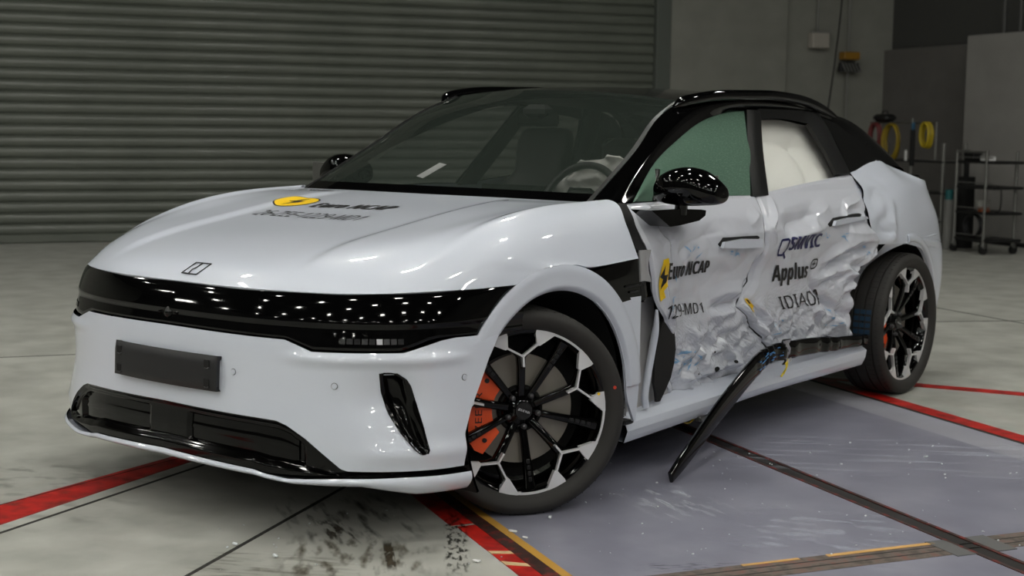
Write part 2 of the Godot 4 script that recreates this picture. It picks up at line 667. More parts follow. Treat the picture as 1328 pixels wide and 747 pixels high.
func floor_marks() -> void:
	var vi := tri(mat(Color(1, 1, 1), 0.3), 0.45)
	vi.albedo_texture = noise_tex(0.006, [[0.0, Color(0.47, 0.47, 0.525)], [0.5, Color(0.51, 0.51, 0.565)], [1.0, Color(0.56, 0.56, 0.61)]], 1024, 6, 21)
	vi.roughness = 0.28
	var pale := vi.duplicate()
	pale.albedo_texture = noise_tex(0.006, [[0.0, Color(0.58, 0.58, 0.62)], [1.0, Color(0.68, 0.68, 0.72)]], 512, 5, 23)
	var red := tri(mat(Color(1, 1, 1), 0.45), 0.9)
	red.albedo_texture = noise_tex(0.02, [[0.0, Color(0.42, 0.05, 0.04)], [0.5, Color(0.66, 0.09, 0.06)], [1.0, Color(0.78, 0.13, 0.09)]], 512, 5, 31)
	var dull := tri(mat(Color(1, 1, 1), 0.55), 0.9)
	dull.albedo_texture = noise_tex(0.03, [[0.0, Color(0.20, 0.16, 0.14)], [0.5, Color(0.40, 0.36, 0.33)], [0.72, Color(0.42, 0.33, 0.30)], [1.0, Color(0.50, 0.25, 0.21)]], 512, 5, 32)
	var joint := mat(Color(0.13, 0.125, 0.11), 0.8)
	var rust := tri(mat(Color(1, 1, 1), 0.5, 0.3), 1.2)
	rust.albedo_texture = noise_tex(0.03, [[0.0, Color(0.16, 0.10, 0.09)], [0.5, Color(0.26, 0.17, 0.15)], [0.75, Color(0.50, 0.12, 0.10)], [1.0, Color(0.3, 0.28, 0.26)]], 512, 5, 33)
	var tan := mat(Color(0.80, 0.62, 0.36), 0.55)
	var groove := mat(Color(0.05, 0.045, 0.04), 0.6)
	# blue-grey plates of the sled track, between the yellow edge and the red edge behind
	var plate_grey := mat(Color(0.36, 0.36, 0.36), 0.5)
	for r in [[-2.2, 1.56, -1.51, -0.228, vi], [-2.2, 1.56, -2.53, -1.575, vi], [-2.2, 1.56, -2.74, -2.53, pale], [1.69, 6.0, -1.51, -0.228, vi], [1.69, 6.0, -2.53, -1.575, vi], [1.69, 6.0, -2.74, -2.53, pale]]:
		hrect("floor_plate", r[0], r[1], r[2], r[3], 0.002, r[4])
	# the guide slot: two rusty lips and a dark channel
	hrect("slot_lip", -2.2, 6.0, -1.515, -1.5, 0.004, rust)
	hrect("slot_lip", -2.2, 6.0, -1.585, -1.57, 0.004, rust)
	hrect("slot_channel", -2.2, 6.0, -1.57, -1.515, 0.0005, groove)
	# worn red and grey cover strip across the track
	hrect("cover_strip", 1.56, 1.69, -1.51, -0.2, 0.003, dull)
	hrect("cover_strip", 1.56, 1.69, -2.74, -1.575, 0.003, dull)
	hrect("cover_groove", 1.60, 1.606, -2.74, -0.2, 0.0035, groove)
	hrect("cover_groove", 1.645, 1.651, -2.74, -0.2, 0.0035, groove)
	hrect("cover_plate", 1.55, 1.71, -1.66, -1.585, 0.0045, plate_grey)
	hrect("cover_plate", 1.55, 1.71, -1.5, -1.43, 0.0045, plate_grey)
	for q in [[1.56, 1.58, -1.45, -1.05], [1.56, 1.575, -0.95, -0.75], [1.57, 1.69, -2.02, -1.98], [1.60, 1.69, -2.2, -2.08], [1.56, 1.58, -0.3, -0.2]]:
		hrect("tape_patch", q[0], q[1], q[2], q[3], 0.0045, tan)
	# yellow, rusty steel and red edge at the near side of the track
	hrect("yellow_edge", -0.2, 6.0, -0.229, -0.199, 0.0035, mat(Color(0.72, 0.54, 0.22), 0.5))
	hrect("steel_edge", -2.2, 6.0, -0.199, -0.15, 0.003, rust)
	hrect("red_edge", -0.6, 0.86, -0.15, -0.07, 0.0015, red)
	hrect("red_edge", 0.88, 6.0, -0.15, -0.085, 0.0015, red)
	for q in [[[1.2, -0.165], [1.23, -0.165], [1.2, -0.085], [1.17, -0.085]], [[1.34, -0.165], [1.37, -0.165], [1.32, -0.085], [1.28, -0.085]]]:
		var P := []
		for e in q:
			P.append(habs(e[0], e[1]))
		fpart("tape_patch", P, 0.0025, mat(Color(0.78, 0.66, 0.5), 0.6))
	# red stripe under the nose, with a dark groove beside it
	fpart("red_stripe", [Vector2(-0.555, 1.175), Vector2(-0.745, -0.02), Vector2(-0.63, 0.09), Vector2(-0.335, 1.313), Vector2(-0.2, 1.9), Vector2(-0.44, 1.9)], 0.0015, red)
	strip("joint", Vector2(-0.13, 1.89), Vector2(-0.56, 0.05), 0.015, 0.001, joint)
	strip("joint", Vector2(-0.47, 1.9), Vector2(-0.66, 0.2), 0.004, 0.0022, joint)
	# red edges behind the rear wheel
	strip("red_edge", Vector2(0.25, -2.98), Vector2(0.93, -3.18), 0.07, 0.0015, red)
	strip("red_edge", Vector2(0.86, -3.18), Vector2(2.6, -3.66 + 0.1), 0.1, 0.0015, red)
	hrect("red_edge", -1.5, 6.0, -2.87, -2.77, 0.0016, red)
	hrect("joint", -1.5, 6.0, -2.77, -2.745, 0.001, joint)
	# floor joints
	strip("joint", Vector2(0.66, 1.57), Vector2(0.05, -0.05), 0.015, 0.001, joint)
	strip("joint", Vector2(-4.2, 0.82), Vector2(-2.2, -2.3), 0.015, 0.001, joint)
	strip("joint", Vector2(-0.75, -6.66), Vector2(1.5, -5.44), 0.02, 0.001, joint)
	strip("joint", Vector2(-0.6, -5.0), Vector2(1.6, -7.4), 0.02, 0.001, joint)
	# rubber smears and dirt on the near floor: centre, half axis along the streaks, half axis across
	var marks := [
		[Vector2(0.80, 0.83), Vector2(0.20, 0.22), Vector2(-0.22, 0.17), smear_mat(Color(0.33, 0.30, 0.23, 0.75), 61, 9.0, 3.0, 0.52)],
		[Vector2(0.45, 0.52), Vector2(0.30, 0.20), Vector2(-0.16, 0.22), smear_mat(Color(0.22, 0.21, 0.18, 0.7), 62, 10.0, 2.5, 0.5)],
		[Vector2(0.72, 1.10), Vector2(0.26, -0.14), Vector2(0.12, 0.22), smear_mat(Color(0.36, 0.33, 0.24, 0.65), 63, 16.0, 3.0, 0.5)],
		[Vector2(0.855, 0.74), Vector2(0.13, 0.125), Vector2(-0.013, 0.014), smear_mat(Color(0.24, 0.21, 0.16, 0.95), 64, 2.0, 5.0, 0.85)],
		[Vector2(0.90, 0.48), Vector2(0.30, 0.34), Vector2(-0.035, 0.03), smear_mat(Color(0.10, 0.10, 0.09, 0.9), 65, 4.0, 14.0, 0.55)],
		[Vector2(0.55, 0.66), Vector2(0.16, 0.10), Vector2(-0.03, 0.045), smear_mat(Color(0.22, 0.19, 0.14, 0.85), 66, 4.0, 3.0, 0.6)],
		[Vector2(-0.6, 1.0), Vector2(0.5, -0.2), Vector2(0.2, 0.5), smear_mat(Color(0.35, 0.34, 0.30, 0.35), 67, 9.0, 5.0, 0.45)],
		[Vector2(1.18, -0.36), Vector2(0.24, 0.12), Vector2(-0.09, 0.16), smear_mat(Color(0.86, 0.88, 0.92, 0.5), 68, 6.0, 3.0, 0.5)],
		[Vector2(1.75, -0.35), Vector2(0.35, -0.1), Vector2(0.1, 0.35), smear_mat(Color(0.80, 0.82, 0.88, 0.4), 69, 10.0, 4.0, 0.48)],
		[Vector2(1.62, 0.25), Vector2(0.14, -0.13), Vector2(0.03, 0.04), smear_mat(Color(0.16, 0.17, 0.16, 0.7), 70, 5.0, 4.0, 0.5)],
		[Vector2(1.50, -1.55), Vector2(0.8, -0.5), Vector2(0.25, 0.35), smear_mat(Color(0.80, 0.82, 0.88, 0.35), 71, 12.0, 3.0, 0.45)]]
	for k in marks.size():
		var e: Array = marks[k]
		var c: Vector2 = e[0]
		var y := 0.0028 if k >= 7 else 0.0022
		var q := []
		for v in [-1.0, 1.0]:
			var p: Vector2 = c + e[2] * v - e[1]
			var r: Vector2 = c + e[2] * v + e[1]
			q.append(PackedVector3Array([Vector3(p.x, y, p.y), Vector3(r.x, y, r.y)]))
		var o := mi("dirt_mark", grid(q, Vector3(c.x, -5.0, c.y)), e[3], get_node("floor"))
		o.transform = (get_node("floor") as Node3D).transform.affine_inverse()


# ---------------------------------------------------------------- car: front end
const PLAN := [Vector3(0, 0, 0.885), Vector3(0.20, 0, 0.88), Vector3(0.40, 0, 0.86), Vector3(0.57, 0, 0.815), Vector3(0.70, 0, 0.755), Vector3(0.80, 0, 0.675), Vector3(0.87, 0, 0.58), Vector3(0.905, 0, 0.48), Vector3(0.918, 0, 0.38), Vector3(0.925, 0, 0.28), Vector3(0.93, 0, 0.18)]
const PROFILE := [Vector3(0.05, -0.08, 0), Vector3(0.12, -0.03, 0), Vector3(0.17, 0.002, 0), Vector3(0.22, 0.024, 0), Vector3(0.30, 0.028, 0), Vector3(0.38, 0.022, 0), Vector3(0.46, 0.014, 0), Vector3(0.55, 0.010, 0), Vector3(0.62, 0.005, 0), Vector3(0.67, -0.004, 0), Vector3(0.72, -0.016, 0), Vector3(0.77, -0.036, 0), Vector3(0.82, -0.07, 0), Vector3(0.87, -0.12, 0)]


func profile_out(y: float) -> float:
	for i in PROFILE.size() - 1:
		if y <= PROFILE[i + 1].x or i == PROFILE.size() - 2:
			return crv(PROFILE, i + clampf((y - PROFILE[i].x) / (PROFILE[i + 1].x - PROFILE[i].x), 0.0, 1.0)).y
	return 0.0


# a point of the front skin: s runs from -1 (right arch) over 0 (middle) to 1 (left arch), y is the height
func front(s: float, y: float, out := 0.0) -> Vector3:
	var a := absf(s) * (PLAN.size() - 1)
	var p := crv(PLAN, a)
	var d := crv(PLAN, a + 0.02) - crv(PLAN, a - 0.02)
	if a < 0.03:
		d = Vector3(1, 0, 0)
	var n := Vector3(-d.z, 0, d.x).normalized()
	var e := profile_out(y)
	if y > 0.67:
		e *= 1.0 - 0.75 * ss(0.6, 0.95, absf(s))
	p += n * (e + out)
	return Vector3(p.x * (-1.0 if s < 0 else 1.0), y, p.z)


func band_bottom(s: float) -> float:
	return pl([Vector2(0, 0.645), Vector2(0.257, 0.641), Vector2(0.315, 0.610), Vector2(0.522, 0.612), Vector2(0.60, 0.645), Vector2(0.63, 0.650), Vector2(0.774, 0.647), Vector2(1, 0.645)], absf(s))


func grille_top(s: float) -> float:
	return pl([Vector2(0, 0.396), Vector2(0.20, 0.391), Vector2(0.245, 0.388), Vector2(0.267, 0.376), Vector2(0.306, 0.341), Vector2(0.385, 0.253), Vector2(0.40, 0.247), Vector2(1, 0.247)], absf(s))


func lip_top(s: float) -> float:
	return pl([Vector2(0, 0.238), Vector2(0.2, 0.226), Vector2(0.226, 0.216), Vector2(0.274, 0.212), Vector2(0.394, 0.226), Vector2(0.526, 0.231), Vector2(1, 0.228)], absf(s))


func lip_bottom(s: float) -> float:
	return pl([Vector2(0, 0.215), Vector2(0.2, 0.206), Vector2(0.23, 0.198), Vector2(0.28, 0.196), Vector2(0.43, 0.202), Vector2(0.56, 0.172), Vector2(1, 0.172)], absf(s))


func arch_end(y: float) -> float:
	# how far along s the bumper reaches before the wheel arch
	return pl([Vector2(0.15, 0.722), Vector2(0.23, 0.703), Vector2(0.35, 0.708), Vector2(0.42, 0.736), Vector2(0.49, 0.777), Vector2(0.571, 0.821), Vector2(0.638, 0.87), Vector2(0.70, 0.97), Vector2(0.8, 1.0)], y)


const VENT_L := [Vector2(0.302, 0.572), Vector2(0.312, 0.560), Vector2(0.366, 0.525), Vector2(0.428, 0.494), Vector2(0.488, 0.478), Vector2(0.546, 0.474)]
const VENT_R := [Vector2(0.302, 0.585), Vector2(0.312, 0.589), Vector2(0.38, 0.577), Vector2(0.45, 0.562), Vector2(0.505, 0.548), Vector2(0.53, 0.535), Vector2(0.546, 0.512)]


func skin(top: Callable, bottom: Callable, s0: float, s1: float, nu: int, nv: int, push: Callable) -> Array:
	var rows := []
	for j in nv + 1:
		var row := PackedVector3Array()
		for i in nu + 1:
			var s := lerpf(s0, s1, float(i) / nu)
			var y := lerpf(top.call(s), bottom.call(s), float(j) / nv)
			var k := absf(s) / 0.775
			var e := lerpf(1.0, arch_end(y) / 0.775, ss(0.55, 1.0, k)) if s1 < 0.9 and s1 > 0.75 else 1.0
			row.append(front(s * e, y, push.call(s * e, y, float(j) / nv)))
		rows.append(row)
	return rows


func car_front() -> void:
	var C := Vector3(0, 0.5, -1.0)
	# black glazed band over the headlamps
	var band := skin(func(s): return 0.787 + 0.008 * ss(0.5, 1.0, absf(s)), band_bottom, -1.0, 1.0, 260, 22,
		func(s, y, v): return -0.006 * ss(0.700, 0.680, y) - 0.004 * ss(0.08, 0.0, v) - 0.004 * ss(0.94, 1.0, v))
	var band_node := mi("light_band", grid(band, C, 0.02), M.gloss, car)
	band_node.set_meta("label", "glossy black light band across the nose")
	# headlamp inside the notch of the band
	for sg in [1.0, -1.0]:
		var tints := [0.10, 0.22, 0.16, 0.28, 0.22, 0.85, 0.35, 0.3, 0.2]
		for k in 9:
			var s0: float = 0.375 + k * 0.0178
			var lens := []
			for y in [0.654, 0.637]:
				lens.append(PackedVector3Array([front(sg * s0, y, -0.0035), front(sg * (s0 + 0.0145), y, -0.0035)]))
			mi("headlamp_lens", grid(lens, C, 0.006), mat(Color(tints[k], tints[k], tints[k] * 1.03), 0.12, 0.3), band_node)
	# forward camera under the middle of the band
	var eye := mi("front_camera", lathe([Vector2(0.02, 0.0), Vector2(0.017, 0.012), Vector2(0.008, 0.02), Vector2(-0.03, 0.024)], 20), M.gloss, car)
	eye.transform = Transform3D(Basis(Vector3(0, 0, 1), Vector3.UP, Vector3(-1, 0, 0)), front(-0.01, 0.683, -0.012))
	for k in 2:
		var b := mi("camera_trim", box_mesh(Vector3(0.03, 0.008, 0.015), 0.003), M.gloss, eye)
		b.position = Vector3(0.0, 0.0, 0.04 * (1 if k else -1))
	# white bumper, with the vents cut back
	var bump := func(s, y, _v):
		var a := absf(s)
		var e := 0.012 * exp(-pow((y - 0.588) / 0.02, 2.0)) * ss(0.22, 0.34, a) * ss(0.78, 0.62, a)
		e -= 0.026 * exp(-pow((a - 0.50) / 0.10, 2.0)) * exp(-pow((y - 0.47) / 0.08, 2.0))
		e += 0.010 * exp(-pow((y - 0.30) / 0.03, 2.0)) * ss(0.38, 0.5, a)
		if y > 0.306 and y < 0.542:
			var l := pl(VENT_L, y) + 0.004
			var r := pl(VENT_R, y) - 0.004
			if a > l and a < r:
				e -= 0.05
		return e
	var bm := mi("front_bumper", grid(skin(band_bottom, grille_top, -0.775, 0.775, 420, 64, bump), C, 0.012), M.paint, car)
	for sg in [1.0, -1.0]:
		var vent := []
		for j in 25:
			var y := lerpf(0.301, 0.548, j / 24.0)
			var row := PackedVector3Array()
			for i in 13:
				var u := i / 12.0
				var a := lerpf(pl(VENT_L, y) - 0.004, pl(VENT_R, y) + 0.004, u)
				var deep := 0.022 * ss(0.10, 0.26, u) * ss(0.90, 0.55, u) * ss(0.0, 0.08, j / 24.0) * ss(1.0, 0.93, j / 24.0)
				row.append(front(sg * a, y, 0.003 - deep - 0.026 * exp(-pow((a - 0.50) / 0.10, 2.0)) * exp(-pow((y - 0.47) / 0.08, 2.0)) + 0.010 * exp(-pow((y - 0.30) / 0.03, 2.0))))
			vent.append(row)
		mi("bumper_vent", grid(vent, C, 0.006), M.grille, bm).set_meta("label", "black blade-shaped vent in the bumper corner")
	for q in [[0.155, 0.524], [0.367, 0.507], [0.714, 0.524], [-0.714, 0.524]]:
		var p := front(q[0], q[1], bump.call(q[0], q[1], 0.0))
		var n := (front(q[0], q[1], 0.01) - front(q[0], q[1])).normalized()
		var t := Transform3D(Basis(n, Vector3.UP, n.cross(Vector3.UP)), p)
		mi("parking_sensor", lathe([Vector2(0.0035, 0.0), Vector2(0.0035, 0.0085), Vector2(-0.004, 0.0092)], 20), M.paint, bm).transform = t
		mi("sensor_ring", lathe([Vector2(0.0012, 0.0092), Vector2(0.0020, 0.0098), Vector2(0.0012, 0.0106), Vector2(-0.004, 0.0106)], 20), mat(Color(0.35, 0.35, 0.37), 0.5), bm).transform = t
	# tow-eye seam and licence plate holder
	var hold := []
	for j in 9:
		var v := j / 8.0
		var row := PackedVector3Array()
		for i in 33:
			var x := lerpf(-0.262, 0.262, i / 32.0)
			var y := lerpf(0.457, 0.571, v)
			var edge: float = minf(minf(0.262 - absf(x), 9.0), minf(y - 0.457, 0.571 - y))
			var q := front(0.0, y).z - 0.2 * x * x
			row.append(Vector3(x, y, q + 0.026 + 0.006 * ss(0.0, 0.008, edge) - 0.004 * ss(0.0, 0.03, y - 0.541)))
		hold.append(row)
	var ph := mi("plate_holder", grid(hold, C, 0.055), M.plastic, car)
	ph.set_meta("label", "empty dark grey licence plate holder")
	for sx in [-1.0, 1.0]:
		for sy in [0.0, 1.0]:
			var c := Vector3(sx * 0.225, 0.48 + sy * 0.062, 0.0)
			c.z = front(0.0, c.y).z - 0.2 * c.x * c.x + 0.032
			mi("mount_hole", box_mesh(Vector3(0.026, 0.030, 0.004), 0.0015), M.dark, ph).position = c
			mi("mount_clip", tube(PackedVector3Array([c + Vector3(0.014, -0.010, 0.001), c + Vector3(0.002, -0.014, 0.002), c + Vector3(-0.010, -0.012, 0.001)]), 0.003), M.plastic, ph)
	# lower grille: gloss frame with two recessed shutters, and a shelf at its foot
	var grill := func(s, y, v):
		var a := absf(s)
		var e := -0.018 * ss(0.0, 0.12, v)
		e += 0.018 * ss(0.70, 0.86, v)
		if a > 0.05 and a < 0.30 and v > 0.16 and v < 0.70 and y < grille_top(a) - 0.03:
			e -= 0.018
		return e
	mi("lower_grille", grid(skin(grille_top, lip_top, -0.72, 0.72, 320, 36, grill), C, 0.01), M.grille, car)
	for sg in [1.0, -1.0]:
		var rows := []
		for j in 9:
			var row := PackedVector3Array()
			for i in 25:
				var s: float = lerpf(0.05, 0.285, i / 24.0)
				var top := minf(grille_top(s), 0.39)
				var y := lerpf(top - 0.028, lip_top(s) + 0.05, j / 8.0)
				row.append(front(sg * s, y, -0.030 + (0.002 if j == 4 else 0.0)))
			rows.append(row)
		mi("grille_shutter", grid(rows, C, 0.004), M.grille, car)
	# white lip and the floor of the nose
	var lip := skin(lip_top, lip_bottom, -0.72, 0.72, 200, 8, func(s, _y, v): return 0.010 * sin(v * PI) + 0.004 + 0.012 * ss(0.22, 0.28, absf(s)))
	var under := PackedVector3Array()
	for p in lip[lip.size() - 1]:
		under.append(Vector3(p.x * 0.93, p.y - 0.004, p.z - 0.06))
	lip.append(under)
	mi("front_lip", grid(lip, Vector3(0, 0.3, 0.0), 0.006), M.paint, car)
	var belly := []
	for z in [0.80, 0.62, 0.47]:
		var half := 0.55 if z > 0.7 else (0.74 if z > 0.55 else 0.70)
		belly.append(PackedVector3Array([Vector3(-half, 0.185, z), Vector3(0, 0.18, z + 0.02), Vector3(half, 0.185, z)]))
	belly.append(PackedVector3Array([Vector3(-0.6, 0.17, -0.5), Vector3(0, 0.17, -0.5), Vector3(0.6, 0.17, -0.5)]))
	mi("undertray", grid(belly, Vector3(0, 1, 0), 0.02), M.dark, car)
	mi("nose_core", box_mesh(Vector3(1.1, 0.5, 0.2), 0.05), M.dark, car).position = Vector3(0, 0.47, 0.6)  # added dark box inside the nose, only there to block light


# ---------------------------------------------------------------- car: bonnet
const HOOD := [
	[Vector3(0, 0.787, 0.84), Vector3(0, 0.85, 0.755), Vector3(0, 0.905, 0.56), Vector3(0, 0.955, 0.25), Vector3(0, 0.998, -0.05), Vector3(0, 1.038, -0.36)],
	[Vector3(0.335, 0.787, 0.828), Vector3(0.335, 0.85, 0.738), Vector3(0.34, 0.905, 0.545), Vector3(0.37, 0.957, 0.235), Vector3(0.40, 1.002, -0.06), Vector3(0.42, 1.037, -0.385)],
	[Vector3(0.605, 0.787, 0.753), Vector3(0.60, 0.85, 0.66), Vector3(0.60, 0.915, 0.48), Vector3(0.60, 0.968, 0.19), Vector3(0.60, 1.011, -0.1), Vector3(0.60, 1.035, -0.405)],
	[Vector3(0.745, 0.789, 0.66), Vector3(0.745, 0.855, 0.56), Vector3(0.735, 0.927, 0.39), Vector3(0.725, 0.988, 0.14), Vector3(0.73, 1.022, -0.13), Vector3(0.755, 1.034, -0.425)],
	[Vector3(0.84, 0.793, 0.535), Vector3(0.838, 0.850, 0.445), Vector3(0.825, 0.918, 0.325), Vector3(0.81, 0.982, 0.14), Vector3(0.805, 1.019, -0.11), Vector3(0.817, 1.031, -0.505)],
	[Vector3(0.892, 0.793, 0.38), Vector3(0.893, 0.840, 0.31), Vector3(0.892, 0.886, 0.235), Vector3(0.886, 0.930, 0.09), Vector3(0.882, 0.955, -0.14), Vector3(0.885, 0.955, -0.475)],
	[Vector3(0.926, 0.795, 0.21), Vector3(0.932, 0.825, 0.135), Vector3(0.937, 0.843, 0.05), Vector3(0.940, 0.840, -0.09), Vector3(0.945, 0.827, -0.19), Vector3(0.947, 0.838, -0.465)]]


# a point of the bonnet: a across (0 middle .. 6 left edge, negative right), b from the nose (0) to the screen (5)
func bonnet(a: float, b: float) -> Vector3:
	var g := absf(a)
	var P := []
	P.append(crv(HOOD[1], b) * Vector3(-1, 1, 1))
	for k in 7:
		P.append(crv(HOOD[k], b))
	var p := crv(P, g + 1.0)
	var c := 1.52 - 0.10 * b
	var d := g - c
	p.y += (0.009 * ss(-0.10, 0.10, d) - 0.009 * ss(0.1, 2.2, d)) * ss(0.4, 1.5, b) * ss(5.0, 4.5, b)
	p.y += 0.006 * exp(-pow((g - 3.5) / 0.35, 2.0)) * ss(0.5, 2.0, b)
	if a < 0:
		p.x = -p.x
	return p


func car_hood() -> void:
	var rows := []
	for j in 61:
		var row := PackedVector3Array()
		for i in 193:
			row.append(bonnet(-6.0 + 12.0 * i / 192.0, j / 12.0))
		rows.append(row)
	var h := mi("bonnet", grid(rows, Vector3(0, 0.5, 0), 0.012), M.paint, car)
	h.set_meta("label", "smooth white bonnet with two raised creases")
	# outline badge: a slanted frame with a zigzag inside
	var q := [bonnet(-0.05, 0.34), bonnet(0.02, 0.86), bonnet(0.24, 0.86), bonnet(0.17, 0.34)]
	var up := Vector3(0, 0.0025, 0.0015)
	for seg in [[0, 1], [1, 2], [2, 3], [3, 0]]:
		mi("badge", tube(PackedVector3Array([q[seg[0]] + up, q[seg[1]] + up]), 0.0032, 0.0015, 6), M.ink, h)
	var z := PackedVector3Array()
	for s in [[0.12, 0.86], [0.10, 0.66], [0.06, 0.54], [0.05, 0.34]]:
		z.append(bonnet(s[0], s[1]) + up)
	mi("badge", tube(z, 0.0032, 0.0015, 6), M.ink, h)


# ---------------------------------------------------------------- car: wheel arches and the trim behind them
func arch_pt(r: float, deg: float, out := 0.0) -> Vector3:
	var x := pl([Vector2(-10, 0.872), Vector2(0, 0.876), Vector2(20, 0.905), Vector2(40, 0.913), Vector2(60, 0.923), Vector2(90, 0.933), Vector2(120, 0.945), Vector2(150, 0.946), Vector2(200, 0.944)], deg)
	var t := deg_to_rad(deg)
	return Vector3(x + out, 0.349 + r * sin(t), r * cos(t))


func car_arch() -> void:
	for sg in [1.0, -1.0]:
		var C := Vector3(0.3, 0.35, 0)
		# ring around the opening
		var rows := []
		for j in 9:
			var v := j / 8.0
			var row := PackedVector3Array()
			for i in 73:
				var d := lerpf(20.0, 176.0, i / 72.0)
				var r := lerpf(0.408, 0.497, v)
				var o := 0.006 * ss(0.0, 0.15, v) * ss(1.0, 0.8, v) + 0.004
				if v == 0.0:
					o -= 0.012
				row.append(arch_pt(r, d, o - 0.004 * ss(36.0, 22.0, d)))
			rows.append(row)
		# fender foot between the opening and the door gap
		var foot := []
		for j in 13:
			var v := j / 12.0
			var row := PackedVector3Array()
			for i in 13:
				var u := i / 12.0
				var y := lerpf(0.70, 0.243, u)
				var a := asin(clampf((y - 0.349) / 0.408, -1, 1))
				var z0 := -0.408 * cos(a) if y > 0.34 else lerpf(-0.408, -0.455, (0.34 - y) / 0.085)
				var e := Vector3(pl([Vector2(0.24, 0.942), Vector2(0.4, 0.945), Vector2(0.7, 0.947)], y), y, -0.488 if y > 0.35 else lerpf(-0.488, -0.474, (0.35 - y) / 0.11))
				row.append(Vector3(0.944, y, z0).lerp(e, v))
			foot.append(row)
		var trim := []
		for j in 9:
			var v := j / 8.0
			var row := PackedVector3Array()
			for i in 13:
				var d := lerpf(110.0, 136.5, i / 12.0)
				var p := arch_pt(0.490, d, 0.001)
				var e := Vector3(0.946, lerpf(0.838, 0.697, i / 12.0), lerpf(-0.462, -0.484, i / 12.0))
				row.append(p.lerp(e, v))
			trim.append(row)
		var liner := []
		for x in [0.90, 0.55]:
			var row := PackedVector3Array()
			for i in 33:
				var t := deg_to_rad(lerpf(-30.0, 210.0, i / 32.0))
				row.append(Vector3(x, 0.349 + 0.425 * sin(t), 0.425 * cos(t)))
			liner.append(row)
		var back := []
		for r in [0.43, 0.0]:
			var row := PackedVector3Array()
			for i in 33:
				var t := deg_to_rad(lerpf(-30.0, 210.0, i / 32.0))
				row.append(Vector3(0.56, 0.349 + r * sin(t), r * cos(t)))
			back.append(row)
		if sg < 0:
			rows = flipx(rows)
			foot = flipx(foot)
			trim = flipx(trim)
			liner = flipx(liner)
			back = flipx(back)
			C.x = -C.x
		mi("wheel_arch", grid(rows, C, 0.01), M.paint, car)
		mi("fender", grid(foot, C, 0.01), M.paint, car)
		var tr := mi("fender_trim", grid(trim, C, 0.008), M.gloss, car)
		tr.set_meta("label", "glossy black trim panel behind the wheel arch")
		for k in 2:
			var y: float = 0.742 - k * 0.022
			mi("trim_slot", box_mesh(Vector3(0.006, 0.007, 0.085 - k * 0.03), 0.002), M.satin, tr).position = Vector3(sg * 0.951, y, -0.425 - k * 0.012)
		mi("arch_liner", grid(liner, Vector3(sg * 0.7, 2.0, 0), 0.01), M.dark, car)
		mi("arch_liner", grid(back, Vector3(0, 0.35, 0), 0.01), M.dark, car)


# ---------------------------------------------------------------- car: glasshouse
func lean(rows: Array) -> Array:
	# the car stands a touch higher on its right side
	var r := []
	for row in rows:
		var q := PackedVector3Array()
		for p in row:
			q.append(p + Vector3(0, 0.012 * (1.0 - p.x / 0.65) * clampf((p.y - 1.03) / 0.4, 0, 1), 0))
		r.append(q)
	return r


const SCREEN_SIDE := [Vector3(0.745, 1.032, -0.44), Vector3(0.690, 1.21, -0.80), Vector3(0.640, 1.335, -1.03), Vector3(0.604, 1.417, -1.264)]
const SCREEN_MID := [Vector3(0, 1.036, -0.37), Vector3(0, 1.225, -0.70), Vector3(0, 1.36, -0.97), Vector3(0, 1.452, -1.225)]
const ROOF_SIDE := [Vector3(0.604, 1.417, -1.264), Vector3(0.62, 1.44, -1.5), Vector3(0.625, 1.445, -1.8), Vector3(0.62, 1.435, -2.1), Vector3(0.61, 1.395, -2.5), Vector3(0.60, 1.335, -2.95), Vector3(0.60, 1.19, -3.28), Vector3(0.68, 1.07, -3.46)]
const ROOF_MID := [Vector3(0, 1.452, -1.225), Vector3(0, 1.473, -1.5), Vector3(0, 1.478, -1.8), Vector3(0, 1.465, -2.1), Vector3(0, 1.42, -2.5), Vector3(0, 1.345, -2.95), Vector3(0, 1.20, -3.3), Vector3(0, 1.08, -3.52)]
const WINDOW_TOP := [Vector3(0.818, 1.031, -0.615), Vector3(0.744, 1.168, -0.869), Vector3(0.693, 1.263, -1.127), Vector3(0.655, 1.336, -1.369), Vector3(0.634, 1.377, -1.62), Vector3(0.629, 1.386, -1.85), Vector3(0.629, 1.387, -2.15), Vector3(0.629, 1.386, -2.45)]


func screen_pt(u: float, v: float, out := 0.0) -> Vector3:
	var l := crv(SCREEN_SIDE, v * 3.0)
	var c := crv(SCREEN_MID, v * 3.0)
	var k := pow(absf(u), 2.3)
	return Vector3(l.x * u, lerpf(c.y, l.y, k) + out * 0.8, lerpf(c.z, l.z, k) + out * 0.6)


